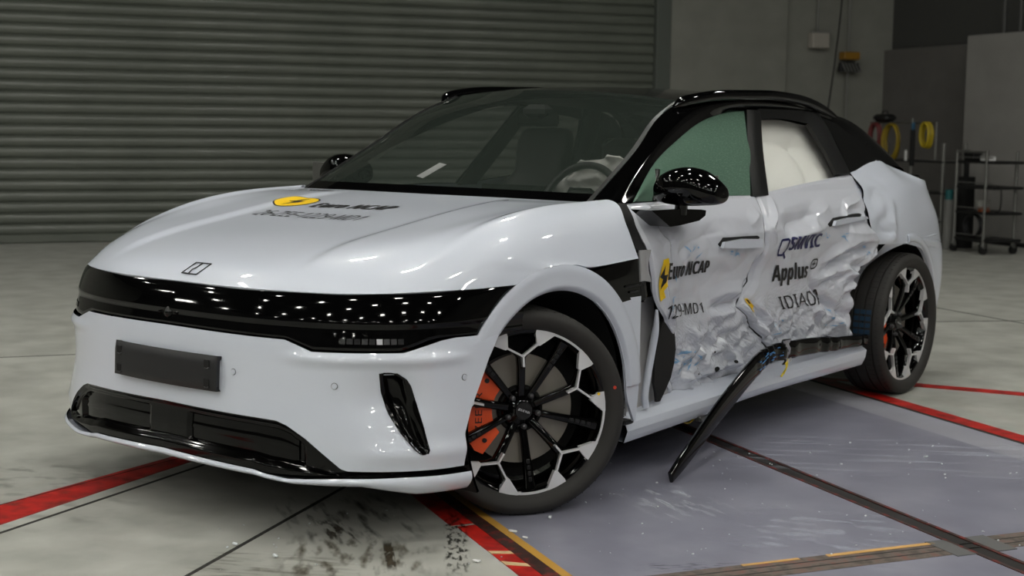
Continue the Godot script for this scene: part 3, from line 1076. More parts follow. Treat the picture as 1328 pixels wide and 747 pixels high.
func car_greenhouse() -> void:
	var C := Vector3(0, 0.9, -1.8)
	var rows := []
	for j in 25:
		var row := PackedVector3Array()
		for i in 33:
			row.append(screen_pt(-1.0 + i / 16.0, j / 24.0))
		rows.append(row)
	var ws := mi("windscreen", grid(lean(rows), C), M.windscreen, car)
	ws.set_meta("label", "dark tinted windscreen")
	var frit := []
	for v in [-0.02, 0.05]:
		var row := PackedVector3Array()
		for i in 33:
			row.append(screen_pt(-1.0 + i / 16.0, v, 0.002))
		frit.append(row)
	mi("screen_border", grid(lean(frit), C, 0.01), M.gloss, ws)
	# cowl below the screen
	var cowl := []
	for d in [[0.0, 0.0], [0.02, 0.06]]:
		var row := PackedVector3Array()
		for i in 33:
			var p := screen_pt(-1.0 + i / 16.0, 0.0)
			row.append(Vector3(p.x * 1.03, p.y - 0.008 - d[0], p.z + d[1] + 0.01 - 0.01))
		cowl.append(row)
	mi("cowl", grid(cowl, Vector3(0, 0, -0.4), 0.01), M.dark, car)
	for sg in [1.0, -1.0]:
		var edge := []
		for u in [0.985, 1.012]:
			var row := PackedVector3Array()
			for j in 25:
				row.append(screen_pt(sg * u, j / 24.0, 0.004))
			edge.append(row)
		mi("screen_trim", grid(lean(edge), C, 0.012), M.satin, ws)
	# glass roof
	var roof := []
	for j in 57:
		var row := PackedVector3Array()
		var l := crv(ROOF_SIDE, j / 8.0)
		var c := crv(ROOF_MID, j / 8.0)
		for i in 33:
			var u := -1.0 + i / 16.0
			var k := pow(absf(u), 2.3)
			row.append(Vector3(l.x * u, lerpf(c.y, l.y, k), lerpf(c.z, l.z, k)))
		roof.append(row)
	mi("roof", grid(lean(roof), C, 0.012), mat(Color(0.02, 0.02, 0.022), 0.16, 0.0, 0.6), car)
	for sg in [1.0, -1.0]:
		var sc := Vector3(sg, 1, 1)
		var parts := []
		# pillar and cant rail between screen and side windows
		var outer := [Vector3(0.752, 1.030, -0.44), Vector3(0.697, 1.21, -0.795), Vector3(0.648, 1.335, -1.025), Vector3(0.612, 1.415, -1.264), Vector3(0.628, 1.44, -1.55), Vector3(0.632, 1.445, -1.8), Vector3(0.630, 1.438, -2.1), Vector3(0.620, 1.40, -2.45)]
		var mid := [Vector3(0.800, 1.028, -0.50), Vector3(0.738, 1.20, -0.84), Vector3(0.690, 1.31, -1.09), Vector3(0.655, 1.385, -1.34), Vector3(0.652, 1.412, -1.6), Vector3(0.650, 1.42, -1.82), Vector3(0.650, 1.416, -2.12), Vector3(0.640, 1.397, -2.45)]
		var cant := loft([outer, mid, WINDOW_TOP], 56, 10)
		# rail on the roof edge
		var rail := spl([Vector3(0.625, 1.390, -1.19), Vector3(0.640, 1.413, -1.24), Vector3(0.652, 1.432, -1.36), Vector3(0.655, 1.446, -1.52), Vector3(0.655, 1.453, -1.78), Vector3(0.655, 1.455, -2.0), Vector3(0.65, 1.438, -2.29), Vector3(0.64, 1.390, -2.56), Vector3(0.625, 1.335, -2.78)], 40)
		# rear pillar with the dark quarter glass
		var p_in := [Vector3(0.629, 1.386, -2.45), Vector3(0.655, 1.337, -2.639), Vector3(0.695, 1.263, -2.777), Vector3(0.747, 1.168, -2.881), Vector3(0.762, 1.14, -2.96)]
		var p_mid := [Vector3(0.640, 1.397, -2.45), Vector3(0.655, 1.35, -2.70), Vector3(0.685, 1.27, -2.93), Vector3(0.725, 1.18, -3.09), Vector3(0.765, 1.12, -3.16)]
		var p_out := [Vector3(0.620, 1.400, -2.45), Vector3(0.615, 1.366, -2.78), Vector3(0.612, 1.31, -3.02), Vector3(0.645, 1.20, -3.25), Vector3(0.74, 1.10, -3.27)]
		var pillar := loft([p_out, p_mid, p_in], 32, 8)
		var qg := loft([[Vector3(0.640, 1.367, -2.50), Vector3(0.676, 1.299, -2.53), Vector3(0.728, 1.197, -2.545), Vector3(0.777, 1.105, -2.55)], [Vector3(0.648, 1.350, -2.58), Vector3(0.69, 1.272, -2.66), Vector3(0.735, 1.185, -2.72), Vector3(0.765, 1.13, -2.76)], [Vector3(0.655, 1.337, -2.639), Vector3(0.695, 1.263, -2.777), Vector3(0.735, 1.19, -2.86), Vector3(0.752, 1.158, -2.89)]], 16, 8)
		# pillar between the doors, and the rear door's window frame
		var bp := loft([[Vector3(0.640, 1.390, -1.775), Vector3(0.72, 1.22, -1.65), Vector3(0.824, 1.027, -1.515)], [Vector3(0.644, 1.390, -1.83), Vector3(0.727, 1.22, -1.71), Vector3(0.828, 1.027, -1.585)], [Vector3(0.640, 1.390, -1.900), Vector3(0.72, 1.22, -1.785), Vector3(0.822, 1.025, -1.66)]], 14, 6)
		var rf := loft([[Vector3(0.636, 1.388, -2.29), Vector3(0.672, 1.315, -2.335), Vector3(0.708, 1.245, -2.365), Vector3(0.752, 1.155, -2.393), Vector3(0.78, 1.10, -2.40)], [Vector3(0.652, 1.388, -2.38), Vector3(0.683, 1.315, -2.43), Vector3(0.718, 1.245, -2.45), Vector3(0.76, 1.155, -2.47), Vector3(0.788, 1.10, -2.48)], [Vector3(0.636, 1.388, -2.47), Vector3(0.672, 1.315, -2.515), Vector3(0.708, 1.24, -2.53), Vector3(0.752, 1.155, -2.543), Vector3(0.78, 1.10, -2.55)]], 16, 6)
		var top_frame := loft([[Vector3(0.640, 1.396, -1.88), Vector3(0.642, 1.396, -2.1), Vector3(0.638, 1.394, -2.40)], [Vector3(0.652, 1.350, -1.875), Vector3(0.652, 1.352, -2.1), Vector3(0.662, 1.332, -2.33)]], 12, 4)
		# side glass
		var bottom := [Vector3(0.818, 1.031, -0.615), Vector3(0.818, 1.029, -0.77), Vector3(0.814, 1.034, -1.1), Vector3(0.817, 1.028, -1.53)]
		var topc := spl(WINDOW_TOP, 70).slice(0, 51)
		var glass := []
		for j in 9:
			var row := PackedVector3Array()
			for i in 51:
				var b := crv(bottom, i / 50.0 * 3.0)
				var t: Vector3 = topc[i]
				row.append(b.lerp(t, j / 8.0) + Vector3(-0.006 + 0.012 * sin(j / 8.0 * PI), 0, 0))
			glass.append(row)
		var gr := loft([[Vector3(0.815, 1.04, -1.62), Vector3(0.73, 1.2, -1.74), Vector3(0.645, 1.375, -1.88)], [Vector3(0.80, 1.07, -2.05), Vector3(0.73, 1.21, -2.06), Vector3(0.645, 1.375, -2.06)], [Vector3(0.78, 1.10, -2.40), Vector3(0.725, 1.215, -2.38), Vector3(0.648, 1.365, -2.30)]], 8, 8)
		var side := [cant, pillar, qg, bp, rf, top_frame, glass, gr]
		var r2 := PackedVector3Array()
		for p in rail:
			r2.append(p * sc + Vector3(0, 0.012 * (1.0 - sg * p.x / 0.65), 0))
		if sg < 0:
			for k in side.size():
				side[k] = flipx(side[k])
		for k in side.size():
			side[k] = lean(side[k])
		var taper := []
		for i in 41:
			taper.append(0.35 + 0.65 * ss(0, 0.12, i / 40.0) * ss(1.0, 0.82, i / 40.0))
		mi("pillar_and_cant_rail", grid(side[0], C, 0.02), M.gloss, car)
		mi("roof_rail", tube(r2, 0.022, 0.024, 12, taper), M.gloss, car)
		mi("rear_pillar", grid(side[1], C, 0.02), M.gloss, car)
		mi("quarter_glass", grid(side[2], C, 0.008), mat(Color(0.012, 0.012, 0.013), 0.08), car)
		mi("door_pillar", grid(side[3], C, 0.02), M.satin, car)
		mi("window_frame", grid(side[4], C, 0.02), M.satin, car)
		mi("window_frame", grid(side[5], C, 0.02), M.satin, car)
		if sg > 0:
			var gl := mi("front_side_glass", grid(side[6], C), M.cracked, car)
			gl.set_meta("label", "green shattered front side window still in its frame")
			mi("quarterlight_bar", tube(PackedVector3Array([Vector3(0.815, 1.03, -0.765), Vector3(0.762, 1.145, -0.865)]), 0.012, 0.006), M.satin, car)
		else:
			mi("front_side_glass", grid(side[6], C), M.glass, car)
			mi("rear_side_glass", grid(side[7], C), M.glass, car)


# ---------------------------------------------------------------- car: doors (the left ones pushed in and creased)
const SIDE := [Vector2(0.15, 0.86), Vector2(0.25, 0.885), Vector2(0.35, 0.905), Vector2(0.5, 0.925), Vector2(0.65, 0.935), Vector2(0.8, 0.93), Vector2(0.88, 0.915), Vector2(0.95, 0.875), Vector2(1.03, 0.817), Vector2(1.10, 0.78), Vector2(1.2, 0.73)]
# creases as [amplitude, width, points (z, y) ...]; a negative amplitude is a valley
const CREASE := [
	[0.014, 0.030, Vector2(-0.676, 0.95), Vector2(-0.677, 0.922), Vector2(-0.741, 0.885), Vector2(-0.726, 0.833)],
	[-0.012, 0.035, Vector2(-0.71, 0.95), Vector2(-0.72, 0.91), Vector2(-0.78, 0.87), Vector2(-0.77, 0.80)],
	[0.012, 0.03, Vector2(-0.686, 0.941), Vector2(-0.704, 1.027)],
	[0.014, 0.03, Vector2(-0.693, 0.772), Vector2(-0.78, 0.621), Vector2(-0.872, 0.535)],
	[0.018, 0.035, Vector2(-0.995, 0.528), Vector2(-1.037, 0.470), Vector2(-1.075, 0.418)],
	[0.016, 0.035, Vector2(-1.013, 0.526), Vector2(-1.092, 0.464), Vector2(-1.151, 0.425)],
	[0.020, 0.045, Vector2(-0.851, 0.471), Vector2(-0.971, 0.431), Vector2(-1.081, 0.395), Vector2(-1.18, 0.428)],
	[-0.030, 0.05, Vector2(-1.13, 0.585), Vector2(-1.267, 0.592), Vector2(-1.362, 0.598), Vector2(-1.42, 0.605)],
	[0.020, 0.05, Vector2(-1.13, 0.62), Vector2(-1.25, 0.64), Vector2(-1.34, 0.635), Vector2(-1.40, 0.64)],
	[0.022, 0.035, Vector2(-1.15, 0.55), Vector2(-1.27, 0.555), Vector2(-1.37, 0.56)],
	[0.022, 0.04, Vector2(-1.394, 0.601), Vector2(-1.471, 0.538), Vector2(-1.591, 0.459), Vector2(-1.72, 0.377)],
	[-0.016, 0.03, Vector2(-1.43, 0.61), Vector2(-1.53, 0.54), Vector2(-1.65, 0.455), Vector2(-1.75, 0.36)],
	[0.018, 0.035, Vector2(-1.567, 0.562), Vector2(-1.692, 0.466), Vector2(-1.788, 0.386)],
	[-0.030, 0.06, Vector2(-1.523, 0.781), Vector2(-1.492, 0.684), Vector2(-1.406, 0.609)],
	[0.020, 0.035, Vector2(-1.674, 1.018), Vector2(-1.60, 0.925), Vector2(-1.56, 0.896), Vector2(-1.61, 0.817)],
	[-0.014, 0.05, Vector2(-1.146, 0.898), Vector2(-0.931, 0.874), Vector2(-0.817, 0.827)],
	[0.010, 0.05, Vector2(-1.503, 0.96), Vector2(-1.40, 0.91)],
	[0.024, 0.05, Vector2(-2.073, 0.872), Vector2(-1.914, 0.855), Vector2(-1.808, 0.845), Vector2(-1.671, 0.828)],
	[-0.022, 0.07, Vector2(-2.05, 0.94), Vector2(-1.9, 0.915), Vector2(-1.75, 0.90), Vector2(-1.68, 0.87)],
	[0.018, 0.05, Vector2(-2.707, 1.096), Vector2(-2.627, 1.025), Vector2(-2.593, 0.979)],
	[0.020, 0.03, Vector2(-2.524, 0.985), Vector2(-2.332, 0.959), Vector2(-2.272, 0.920), Vector2(-2.24, 0.91)],
	[-0.018, 0.04, Vector2(-2.40, 0.94), Vector2(-2.32, 0.935), Vector2(-2.29, 0.92)],
	[0.012, 0.05, Vector2(-1.936, 0.859), Vector2(-2.007, 0.924), Vector2(-2.162, 0.969)],
	[0.028, 0.05, Vector2(-2.636, 0.781), Vector2(-2.367, 0.791), Vector2(-2.245, 0.754), Vector2(-2.101, 0.702)],
	[-0.024, 0.045, Vector2(-2.60, 0.745), Vector2(-2.38, 0.752), Vector2(-2.26, 0.715), Vector2(-2.10, 0.66)],
	[0.022, 0.05, Vector2(-2.593, 0.82), Vector2(-2.326, 0.832), Vector2(-2.289, 0.836)],
	[0.024, 0.04, Vector2(-2.069, 0.623), Vector2(-2.21, 0.659), Vector2(-2.303, 0.668), Vector2(-2.386, 0.63)],
	[-0.024, 0.04, Vector2(-2.10, 0.59), Vector2(-2.22, 0.62), Vector2(-2.30, 0.625)],
	[0.022, 0.03, Vector2(-2.272, 0.601), Vector2(-2.32, 0.641), Vector2(-2.378, 0.638)],
	[-0.024, 0.035, Vector2(-2.013, 0.644), Vector2(-2.069, 0.587), Vector2(-2.208, 0.505), Vector2(-2.424, 0.402)],
	[0.022, 0.05, Vector2(-1.973, 0.47), Vector2(-2.11, 0.49), Vector2(-2.212, 0.455), Vector2(-2.438, 0.345)],
	[0.018, 0.05, Vector2(-2.304, 0.70), Vector2(-2.428, 0.72), Vector2(-2.601, 0.76)],
	[0.016, 0.03, Vector2(-1.757, 0.285), Vector2(-1.678, 0.399), Vector2(-1.692, 0.466)],
	[0.018, 0.025, Vector2(-2.396, 0.611), Vector2(-2.353, 0.567), Vector2(-2.293, 0.553)],
	[0.015, 0.03, Vector2(-1.269, 0.444), Vector2(-1.434, 0.326)],
	[0.014, 0.022, Vector2(-1.012, 0.299), Vector2(-1.276, 0.319), Vector2(-1.566, 0.326)],
	[-0.014, 0.02, Vector2(-1.0, 0.275), Vector2(-1.28, 0.292), Vector2(-1.56, 0.30)],
	[0.018, 0.02, Vector2(-1.077, 0.251), Vector2(-1.055, 0.309), Vector2(-1.006, 0.316)]]

var wrinkle := FastNoiseLite.new()
var crinkle := FastNoiseLite.new()
var fold := FastNoiseLite.new()
var boxes := []


func side_x(y: float, z: float) -> float:
	var x := pl(SIDE, y)
	if z < -2.6:
		x -= 0.08 * pow((-2.6 - z) / 0.9, 2.0)
	return x


func door_x(y: float, z: float) -> float:
	var x := side_x(y, z)
	x -= 0.085 * (1.0 - ss(0.62, 1.0, y)) * ss(-0.45, -1.0, z) * (1.0 - 0.75 * ss(-2.0, -2.65, z))
	if boxes.is_empty():
		for c in CREASE:
			var r := Rect2(c[2], Vector2.ZERO)
			for k in range(3, c.size()):
				r = r.expand(c[k])
			boxes.append(r.grow(c[1] * 1.01))
		wrinkle.seed = 5
		wrinkle.noise_type = FastNoiseLite.TYPE_SIMPLEX_SMOOTH
		wrinkle.frequency = 5.0
		wrinkle.fractal_type = FastNoiseLite.FRACTAL_NONE
		crinkle.seed = 9
		crinkle.noise_type = FastNoiseLite.TYPE_SIMPLEX_SMOOTH
		crinkle.frequency = 19.0
		crinkle.fractal_type = FastNoiseLite.FRACTAL_NONE
		fold.seed = 3
		fold.frequency = 3.2
		fold.fractal_octaves = 2
	var p := Vector2(z, y)
	for k in CREASE.size():
		if not (boxes[k] as Rect2).has_point(p):
			continue
		var c: Array = CREASE[k]
		var d := 9.0
		var along := 0.5
		for m in range(2, c.size() - 1):
			var q := Geometry2D.get_closest_point_to_segment(p, c[m], c[m + 1])
			var dd := p.distance_to(q)
			if dd < d:
				d = dd
				along = (m - 2 + q.distance_to(c[m]) / maxf((c[m] as Vector2).distance_to(c[m + 1]), 0.0001)) / (c.size() - 3)
		var w: float = c[1]
		if d < w:
			var t := 1.0 - d / w
			x += 1.1 * c[0] * t * (0.55 + 0.45 * t) * minf(1.0, 0.12 + 4.5 * along * (1.0 - along))
	var low := ss(0.575, 0.46, y) * ss(-0.72, -0.95, z)
	var rear := ss(-2.12, -2.32, z) * ss(0.80, 0.70, y)
	var m := maxf(low, rear * 0.9)
	# sheet-metal folds: sharp creases between flat facets
	var f1 := absf(wrinkle.get_noise_2d(z + y * 0.5, y * 1.3))
	var f2 := absf(wrinkle.get_noise_2d(z * 1.1 - y * 0.7 + 7.0, y * 1.2 + 3.0))
	x += 0.027 * (f1 - f2) * (0.10 + 0.90 * m) * ss(1.02, 0.93, y)
	var g1 := absf(crinkle.get_noise_2d(z + y * 0.8, y))
	var g2 := absf(crinkle.get_noise_2d(z - y * 0.8 + 5.0, y + 2.0))
	x += 0.0045 * (g1 - g2) * m
	x += 0.010 * fold.get_noise_2d(z, y * 1.6) * ss(1.02, 0.85, y)
	return x


const DOOR_FRONT := [Vector2(0.25, -0.921), Vector2(0.33, -0.905), Vector2(0.408, -0.903), Vector2(0.491, -0.86), Vector2(0.577, -0.773), Vector2(0.63, -0.701), Vector2(0.694, -0.65), Vector2(0.784, -0.611), Vector2(0.843, -0.587), Vector2(0.894, -0.572), Vector2(0.957, -0.566), Vector2(1.03, -0.575)]
const DOOR_GAP := [Vector2(0.25, -1.775), Vector2(0.322, -1.741), Vector2(0.424, -1.601), Vector2(0.522, -1.46), Vector2(0.569, -1.387), Vector2(0.599, -1.407), Vector2(0.667, -1.497), Vector2(0.781, -1.523), Vector2(0.82, -1.535), Vector2(0.881, -1.52), Vector2(0.959, -1.54), Vector2(1.03, -1.56)]
const DOOR_REAR := [Vector2(0.30, -2.47), Vector2(0.356, -2.444), Vector2(0.471, -2.405), Vector2(0.60, -2.391), Vector2(0.669, -2.464), Vector2(0.733, -2.62), Vector2(0.79, -2.592), Vector2(0.871, -2.50), Vector2(0.921, -2.50), Vector2(0.966, -2.565), Vector2(0.996, -2.619), Vector2(1.06, -2.668), Vector2(1.122, -2.716)]
const BELT := [Vector2(-2.72, 1.122), Vector2(-2.435, 1.098), Vector2(-2.175, 1.078), Vector2(-1.931, 1.06), Vector2(-1.698, 1.040), Vector2(-1.583, 1.028), Vector2(-1.3, 1.033), Vector2(-1.05, 1.028), Vector2(-0.712, 1.024), Vector2(-0.57, 1.03)]
const DOOR_FOOT := [Vector2(-2.47, 0.327), Vector2(-2.279, 0.35), Vector2(-2.089, 0.345), Vector2(-1.779, 0.282), Vector2(-1.586, 0.272), Vector2(-1.428, 0.259), Vector2(-1.116, 0.257), Vector2(-1.08, 0.247), Vector2(-0.92, 0.257)]


func door_rows(front_edge: Array, rear_edge: Array, z0: float, z1: float, shrink0: float, shrink1: float, nu: int, nv: int) -> Array:
	var rows := []
	for j in nv + 1:
		var v := float(j) / nv
		var row := PackedVector3Array()
		for i in nu + 1:
			var u := float(i) / nu
			var zz := lerpf(z0, z1, u)
			var y := lerpf(pl(DOOR_FOOT, zz), pl(BELT, zz), v)
			var z := lerpf(pl(front_edge, y) - shrink0, pl(rear_edge, y) + shrink1, u)
			var x := door_x(y, z)
			# edges turned in
			var e := minf(minf(u * (z0 - z1), (1.0 - u) * (z0 - z1)), minf(v, 1.0 - v) * 0.77)
			x -= 0.012 * ss(0.012, 0.0, e)
			row.append(Vector3(x, y, z))
		rows.append(row)
	return rows


func car_doors() -> void:
	var C := Vector3(0, 0.6, -1.5)
	var fd := mi("front_door", grid(door_rows(DOOR_FRONT, DOOR_GAP, -0.75, -1.55, 0.0, 0.004, 190, 150), C, 0.014), M.door_paint, car)
	fd.set_meta("label", "crumpled white front door")
	var rd := mi("rear_door", grid(door_rows(DOOR_GAP, DOOR_REAR, -1.55, -2.52, 0.004, 0.004, 210, 150), C, 0.014), M.door_paint, car)
	rd.set_meta("label", "crumpled white rear door")
	# flush handles: dark slot above a white blade
	for q in [[fd, [[-1.121, 0.848], [-1.157, 0.873], [-1.44, 0.866], [-1.46, 0.858]], [[-1.135, 0.834], [-1.15, 0.856], [-1.30, 0.861], [-1.459, 0.852], [-1.46, 0.818], [-1.30, 0.822]]],
			[rd, [[-2.075, 0.884], [-2.148, 0.909], [-2.40, 0.920], [-2.424, 0.914]], [[-2.115, 0.876], [-2.13, 0.898], [-2.28, 0.907], [-2.45, 0.905], [-2.47, 0.893], [-2.28, 0.882]]]]:
		for k in 2:
			var rows := []
			var P: Array = q[1 + k]
			var poly := PackedVector2Array()
			for e in P:
				poly.append(Vector2(-e[0], e[1]))
			if k == 0:
				poly.append(Vector2(-P[3][0] - 0.02, P[3][1] - 0.012))
				poly.append(Vector2(-P[0][0] + 0.02, P[0][1] - 0.012))
			var zc: float = (P[0][0] + P[3][0]) / 2.0
			var yc: float = (P[0][1] + P[3][1]) / 2.0
			var xx := 0.0
			for e in P:
				xx = maxf(xx, door_x(e[1], e[0]))
			var o := mi("handle_slot" if k == 0 else "door_handle", plate(poly, -0.02, 0.002 if k == 0 else 0.016), M.dark if k == 0 else M.paint, q[0])
			o.transform = Transform3D(Basis(Vector3(0, 0, -1), Vector3.UP, Vector3(1, 0, 0)), Vector3(xx + 0.001, 0, 0))
	# right side, undamaged
	var right := []
	for j in 25:
		var row := PackedVector3Array()
		for i in 49:
			var z := lerpf(-0.495, -2.62, i / 48.0)
			var y := lerpf(0.25, pl(BELT, z), j / 24.0)
			if z < -2.45 and y < 0.65:
				z = -2.45 + (z + 2.45) * 0.2
			row.append(Vector3(-side_x(y, z), y, z))
		right.append(row)
	mi("right_doors", grid(right, C, 0.01), M.paint, car)
	# what shows in the gap ahead of the pushed-in door: hinge pillar, bare edges, fender liner
	var hp := loft([[Vector3(0.935, 0.86, -0.50), Vector3(0.93, 0.70, -0.50), Vector3(0.91, 0.5, -0.50), Vector3(0.89, 0.25, -0.49)], [Vector3(0.86, 0.86, -0.545), Vector3(0.86, 0.70, -0.545), Vector3(0.84, 0.5, -0.56), Vector3(0.83, 0.25, -0.56)], [Vector3(0.83, 0.86, -0.63), Vector3(0.81, 0.70, -0.68), Vector3(0.79, 0.5, -0.74), Vector3(0.79, 0.25, -0.80)]], 16, 10)
	mi("hinge_pillar", grid(hp, Vector3(0.5, 0.5, -0.5), 0.01), M.metal, car)
	var gapstrip := loft([[Vector3(0.815, 1.03, -0.525), Vector3(0.866, 0.975, -0.478), Vector3(0.915, 0.89, -0.478), Vector3(0.935, 0.862, -0.485)], [Vector3(0.812, 1.022, -0.60), Vector3(0.85, 0.97, -0.585), Vector3(0.88, 0.90, -0.585), Vector3(0.90, 0.855, -0.60)]], 12, 3)
	mi("gap_seal", grid(gapstrip, Vector3(0.5, 0.8, -0.5), 0.01), M.black, car)
	mi("bare_bracket", grid(loft([[Vector3(0.944, 0.866, -0.480), Vector3(0.944, 0.82, -0.486), Vector3(0.944, 0.752, -0.490)], [Vector3(0.934, 0.864, -0.53), Vector3(0.938, 0.82, -0.525), Vector3(0.932, 0.75, -0.535)], [Vector3(0.924, 0.86, -0.585), Vector3(0.915, 0.80, -0.58), Vector3(0.918, 0.74, -0.60)]], 8, 8), Vector3(0.5, 0.8, -0.5), 0.006), M.metal, car)
	mi("torn_trim", poly_mesh(box_polys(Vector3(0.03, 0.075, 0.085), 0.012)), M.black, car).transform = Transform3D(Basis.from_euler(Vector3(0.1, 0.5, 0.15)), Vector3(0.925, 0.715, -0.525))
	# bowed white edge and the dark oval opening behind it
	var rim := spl([Vector3(0.905, 0.63, -0.66), Vector3(0.90, 0.56, -0.665), Vector3(0.885, 0.47, -0.665), Vector3(0.875, 0.38, -0.655), Vector3(0.87, 0.30, -0.645), Vector3(0.87, 0.255, -0.655)], 24)
	mi("bowed_edge", tube(rim, 0.016, 0.010, 10, [0.4, 0.5, 0.6, 0.7, 0.8, 0.9]), M.paint, car)
	var oval := PackedVector2Array()
	for e in [[0.793, 0.60], [0.82, 0.578], [0.845, 0.545], [0.862, 0.50], [0.868, 0.45], [0.86, 0.40], [0.838, 0.345], [0.80, 0.30], [0.765, 0.262], [0.742, 0.262], [0.735, 0.30], [0.720, 0.34], [0.722, 0.42], [0.742, 0.50], [0.765, 0.56]]:
		oval.append(Vector2(e[0], e[1]))
	mi("torn_liner", plate(oval, 0.0, 0.012), M.black, car).transform = Transform3D(Basis(Vector3(0, 0, -1), Vector3.UP, Vector3(1, 0, 0)), Vector3(0.852, 0, 0))
	mi("inner_sill", grid(loft([[Vector3(0.84, 0.66, -0.60), Vector3(0.82, 0.45, -0.60), Vector3(0.85, 0.25, -0.55)], [Vector3(0.80, 0.66, -0.80), Vector3(0.79, 0.45, -0.85), Vector3(0.80, 0.25, -0.95)]], 8, 4), Vector3(0, 0.5, -0.8), 0.01), M.metal, car)


# ---------------------------------------------------------------- car: rear quarter and tail
func car_rear() -> void:
	var C := Vector3(0, 0.7, -2.8)
	var top := [
		[Vector3(0.775, 1.105, -2.55), Vector3(0.750, 1.158, -2.89), Vector3(0.768, 1.125, -3.04), Vector3(0.83, 1.062, -3.26), Vector3(0.80, 1.045, -3.40), Vector3(0.68, 1.04, -3.52)],
		[Vector3(0.835, 1.03, -2.55), Vector3(0.855, 1.05, -2.86), Vector3(0.865, 1.03, -3.05), Vector3(0.855, 0.99, -3.30), Vector3(0.79, 0.98, -3.46), Vector3(0.66, 0.98, -3.58)],
		[Vector3(0.895, 0.90, -2.50), Vector3(0.918, 0.91, -2.83), Vector3(0.912, 0.89, -3.08), Vector3(0.880, 0.868, -3.38), Vector3(0.79, 0.86, -3.54), Vector3(0.66, 0.86, -3.64)],
		[Vector3(0.915, 0.80, -2.56), Vector3(0.936, 0.80, -2.84), Vector3(0.928, 0.79, -3.08), Vector3(0.886, 0.76, -3.42), Vector3(0.79, 0.73, -3.59), Vector3(0.66, 0.72, -3.68)],
		[Vector3(0.915, 0.765, -2.60), Vector3(0.94, 0.757, -2.85), Vector3(0.932, 0.740, -3.03), Vector3(0.892, 0.69, -3.445), Vector3(0.79, 0.66, -3.60), Vector3(0.66, 0.66, -3.69)]]
	var low := [
		[Vector3(0.94, 0.757, -2.85), Vector3(0.928, 0.722, -3.06), Vector3(0.914, 0.682, -3.155), Vector3(0.911, 0.61, -3.235), Vector3(0.902, 0.503, -3.299), Vector3(0.889, 0.386, -3.328), Vector3(0.88, 0.28, -3.34)],
		[Vector3(0.937, 0.765, -2.95), Vector3(0.925, 0.735, -3.15), Vector3(0.912, 0.70, -3.25), Vector3(0.905, 0.61, -3.34), Vector3(0.898, 0.50, -3.38), Vector3(0.885, 0.386, -3.39), Vector3(0.872, 0.275, -3.385)],
		[Vector3(0.932, 0.77, -3.05), Vector3(0.905, 0.745, -3.35), Vector3(0.893, 0.70, -3.44), Vector3(0.888, 0.61, -3.47), Vector3(0.882, 0.50, -3.475), Vector3(0.868, 0.386, -3.47), Vector3(0.85, 0.27, -3.44)],
		[Vector3(0.88, 0.77, -3.42), Vector3(0.80, 0.74, -3.585), Vector3(0.79, 0.69, -3.60), Vector3(0.785, 0.61, -3.62), Vector3(0.78, 0.50, -3.62), Vector3(0.76, 0.386, -3.61), Vector3(0.74, 0.27, -3.58)],
		[Vector3(0.66, 0.72, -3.68), Vector3(0.66, 0.72, -3.685), Vector3(0.66, 0.69, -3.69), Vector3(0.66, 0.61, -3.70), Vector3(0.66, 0.50, -3.70), Vector3(0.65, 0.386, -3.69), Vector3(0.63, 0.27, -3.66)]]
	for sg in [1.0, -1.0]:
		var a := loft(top, 60, 40)
		if sg > 0:
			# the crumple runs into the front of the quarter panel
			for row in a:
				for i in row.size():
					var p: Vector3 = row[i]
					var k := ss(-2.90, -2.62, p.z) * ss(1.12, 1.02, p.y)
					p.x += k * 0.016 * (absf(wrinkle.get_noise_2d(p.z, p.y * 1.3)) - 0.25) + 0.016 * exp(-pow((p.z + 2.74 + (p.y - 0.9) * 0.12) / 0.022, 2.0)) * ss(0.76, 0.8, p.y) * ss(1.0, 0.93, p.y)
					row[i] = p
		var b := loft(low, 36, 24)
		var flare := []
		for j in 7:
			var row := PackedVector3Array()
			for i in 41:
				var t := deg_to_rad(lerpf(96.0, -8.0, i / 40.0))
				var r := 0.402 + 0.05 * j / 6.0
				var x := pl([Vector2(-10, 0.884), Vector2(5, 0.890), Vector2(22, 0.903), Vector2(40, 0.912), Vector2(60, 0.922), Vector2(96, 0.94)], rad_to_deg(t))
				row.append(Vector3(x + 0.010 * sin(j / 6.0 * PI) - (0.02 if j == 0 else 0.0) + 0.002, 0.349 + r * sin(t), -2.925 - r * cos(t)))
			flare.append(row)
		var strip_ := loft([[Vector3(0.94, 0.757, -2.85), Vector3(0.90, 0.727, -2.766), Vector3(0.86, 0.685, -2.695), Vector3(0.825, 0.628, -2.632), Vector3(0.81, 0.54, -2.58)], [Vector3(0.935, 0.80, -2.80), Vector3(0.915, 0.77, -2.70), Vector3(0.905, 0.72, -2.60), Vector3(0.87, 0.66, -2.52), Vector3(0.85, 0.57, -2.44)]], 20, 6)
		var liner := []
		for x in [0.90, 0.55]:
			var row := PackedVector3Array()
			for i in 33:
				var t := deg_to_rad(lerpf(-25.0, 205.0, i / 32.0))
				row.append(Vector3(x - (0.10 * ss(90, 140, rad_to_deg(t)) if x > 0.8 else 0.0), 0.349 + 0.42 * sin(t), -2.925 - 0.42 * cos(t)))
			liner.append(row)
		var c2 := C
		if sg < 0:
			a = flipx(a)
			b = flipx(b)
			flare = flipx(flare)
			strip_ = flipx(strip_)
			liner = flipx(liner)
		var qp := mi("rear_quarter_panel", grid(a, c2, 0.01), M.paint, car)
		mi("rear_bumper_corner", grid(b, c2, 0.01), M.paint, qp)
		mi("rear_arch", grid(flare, Vector3(0, 0.349, -2.925), 0.008), M.paint, qp)
		mi("arch_edge", grid(strip_, c2, 0.006), M.paint, qp)
		mi("arch_liner", grid(liner, Vector3(sg * 0.7, 2.0, -2.925), 0.01), M.dark, car)
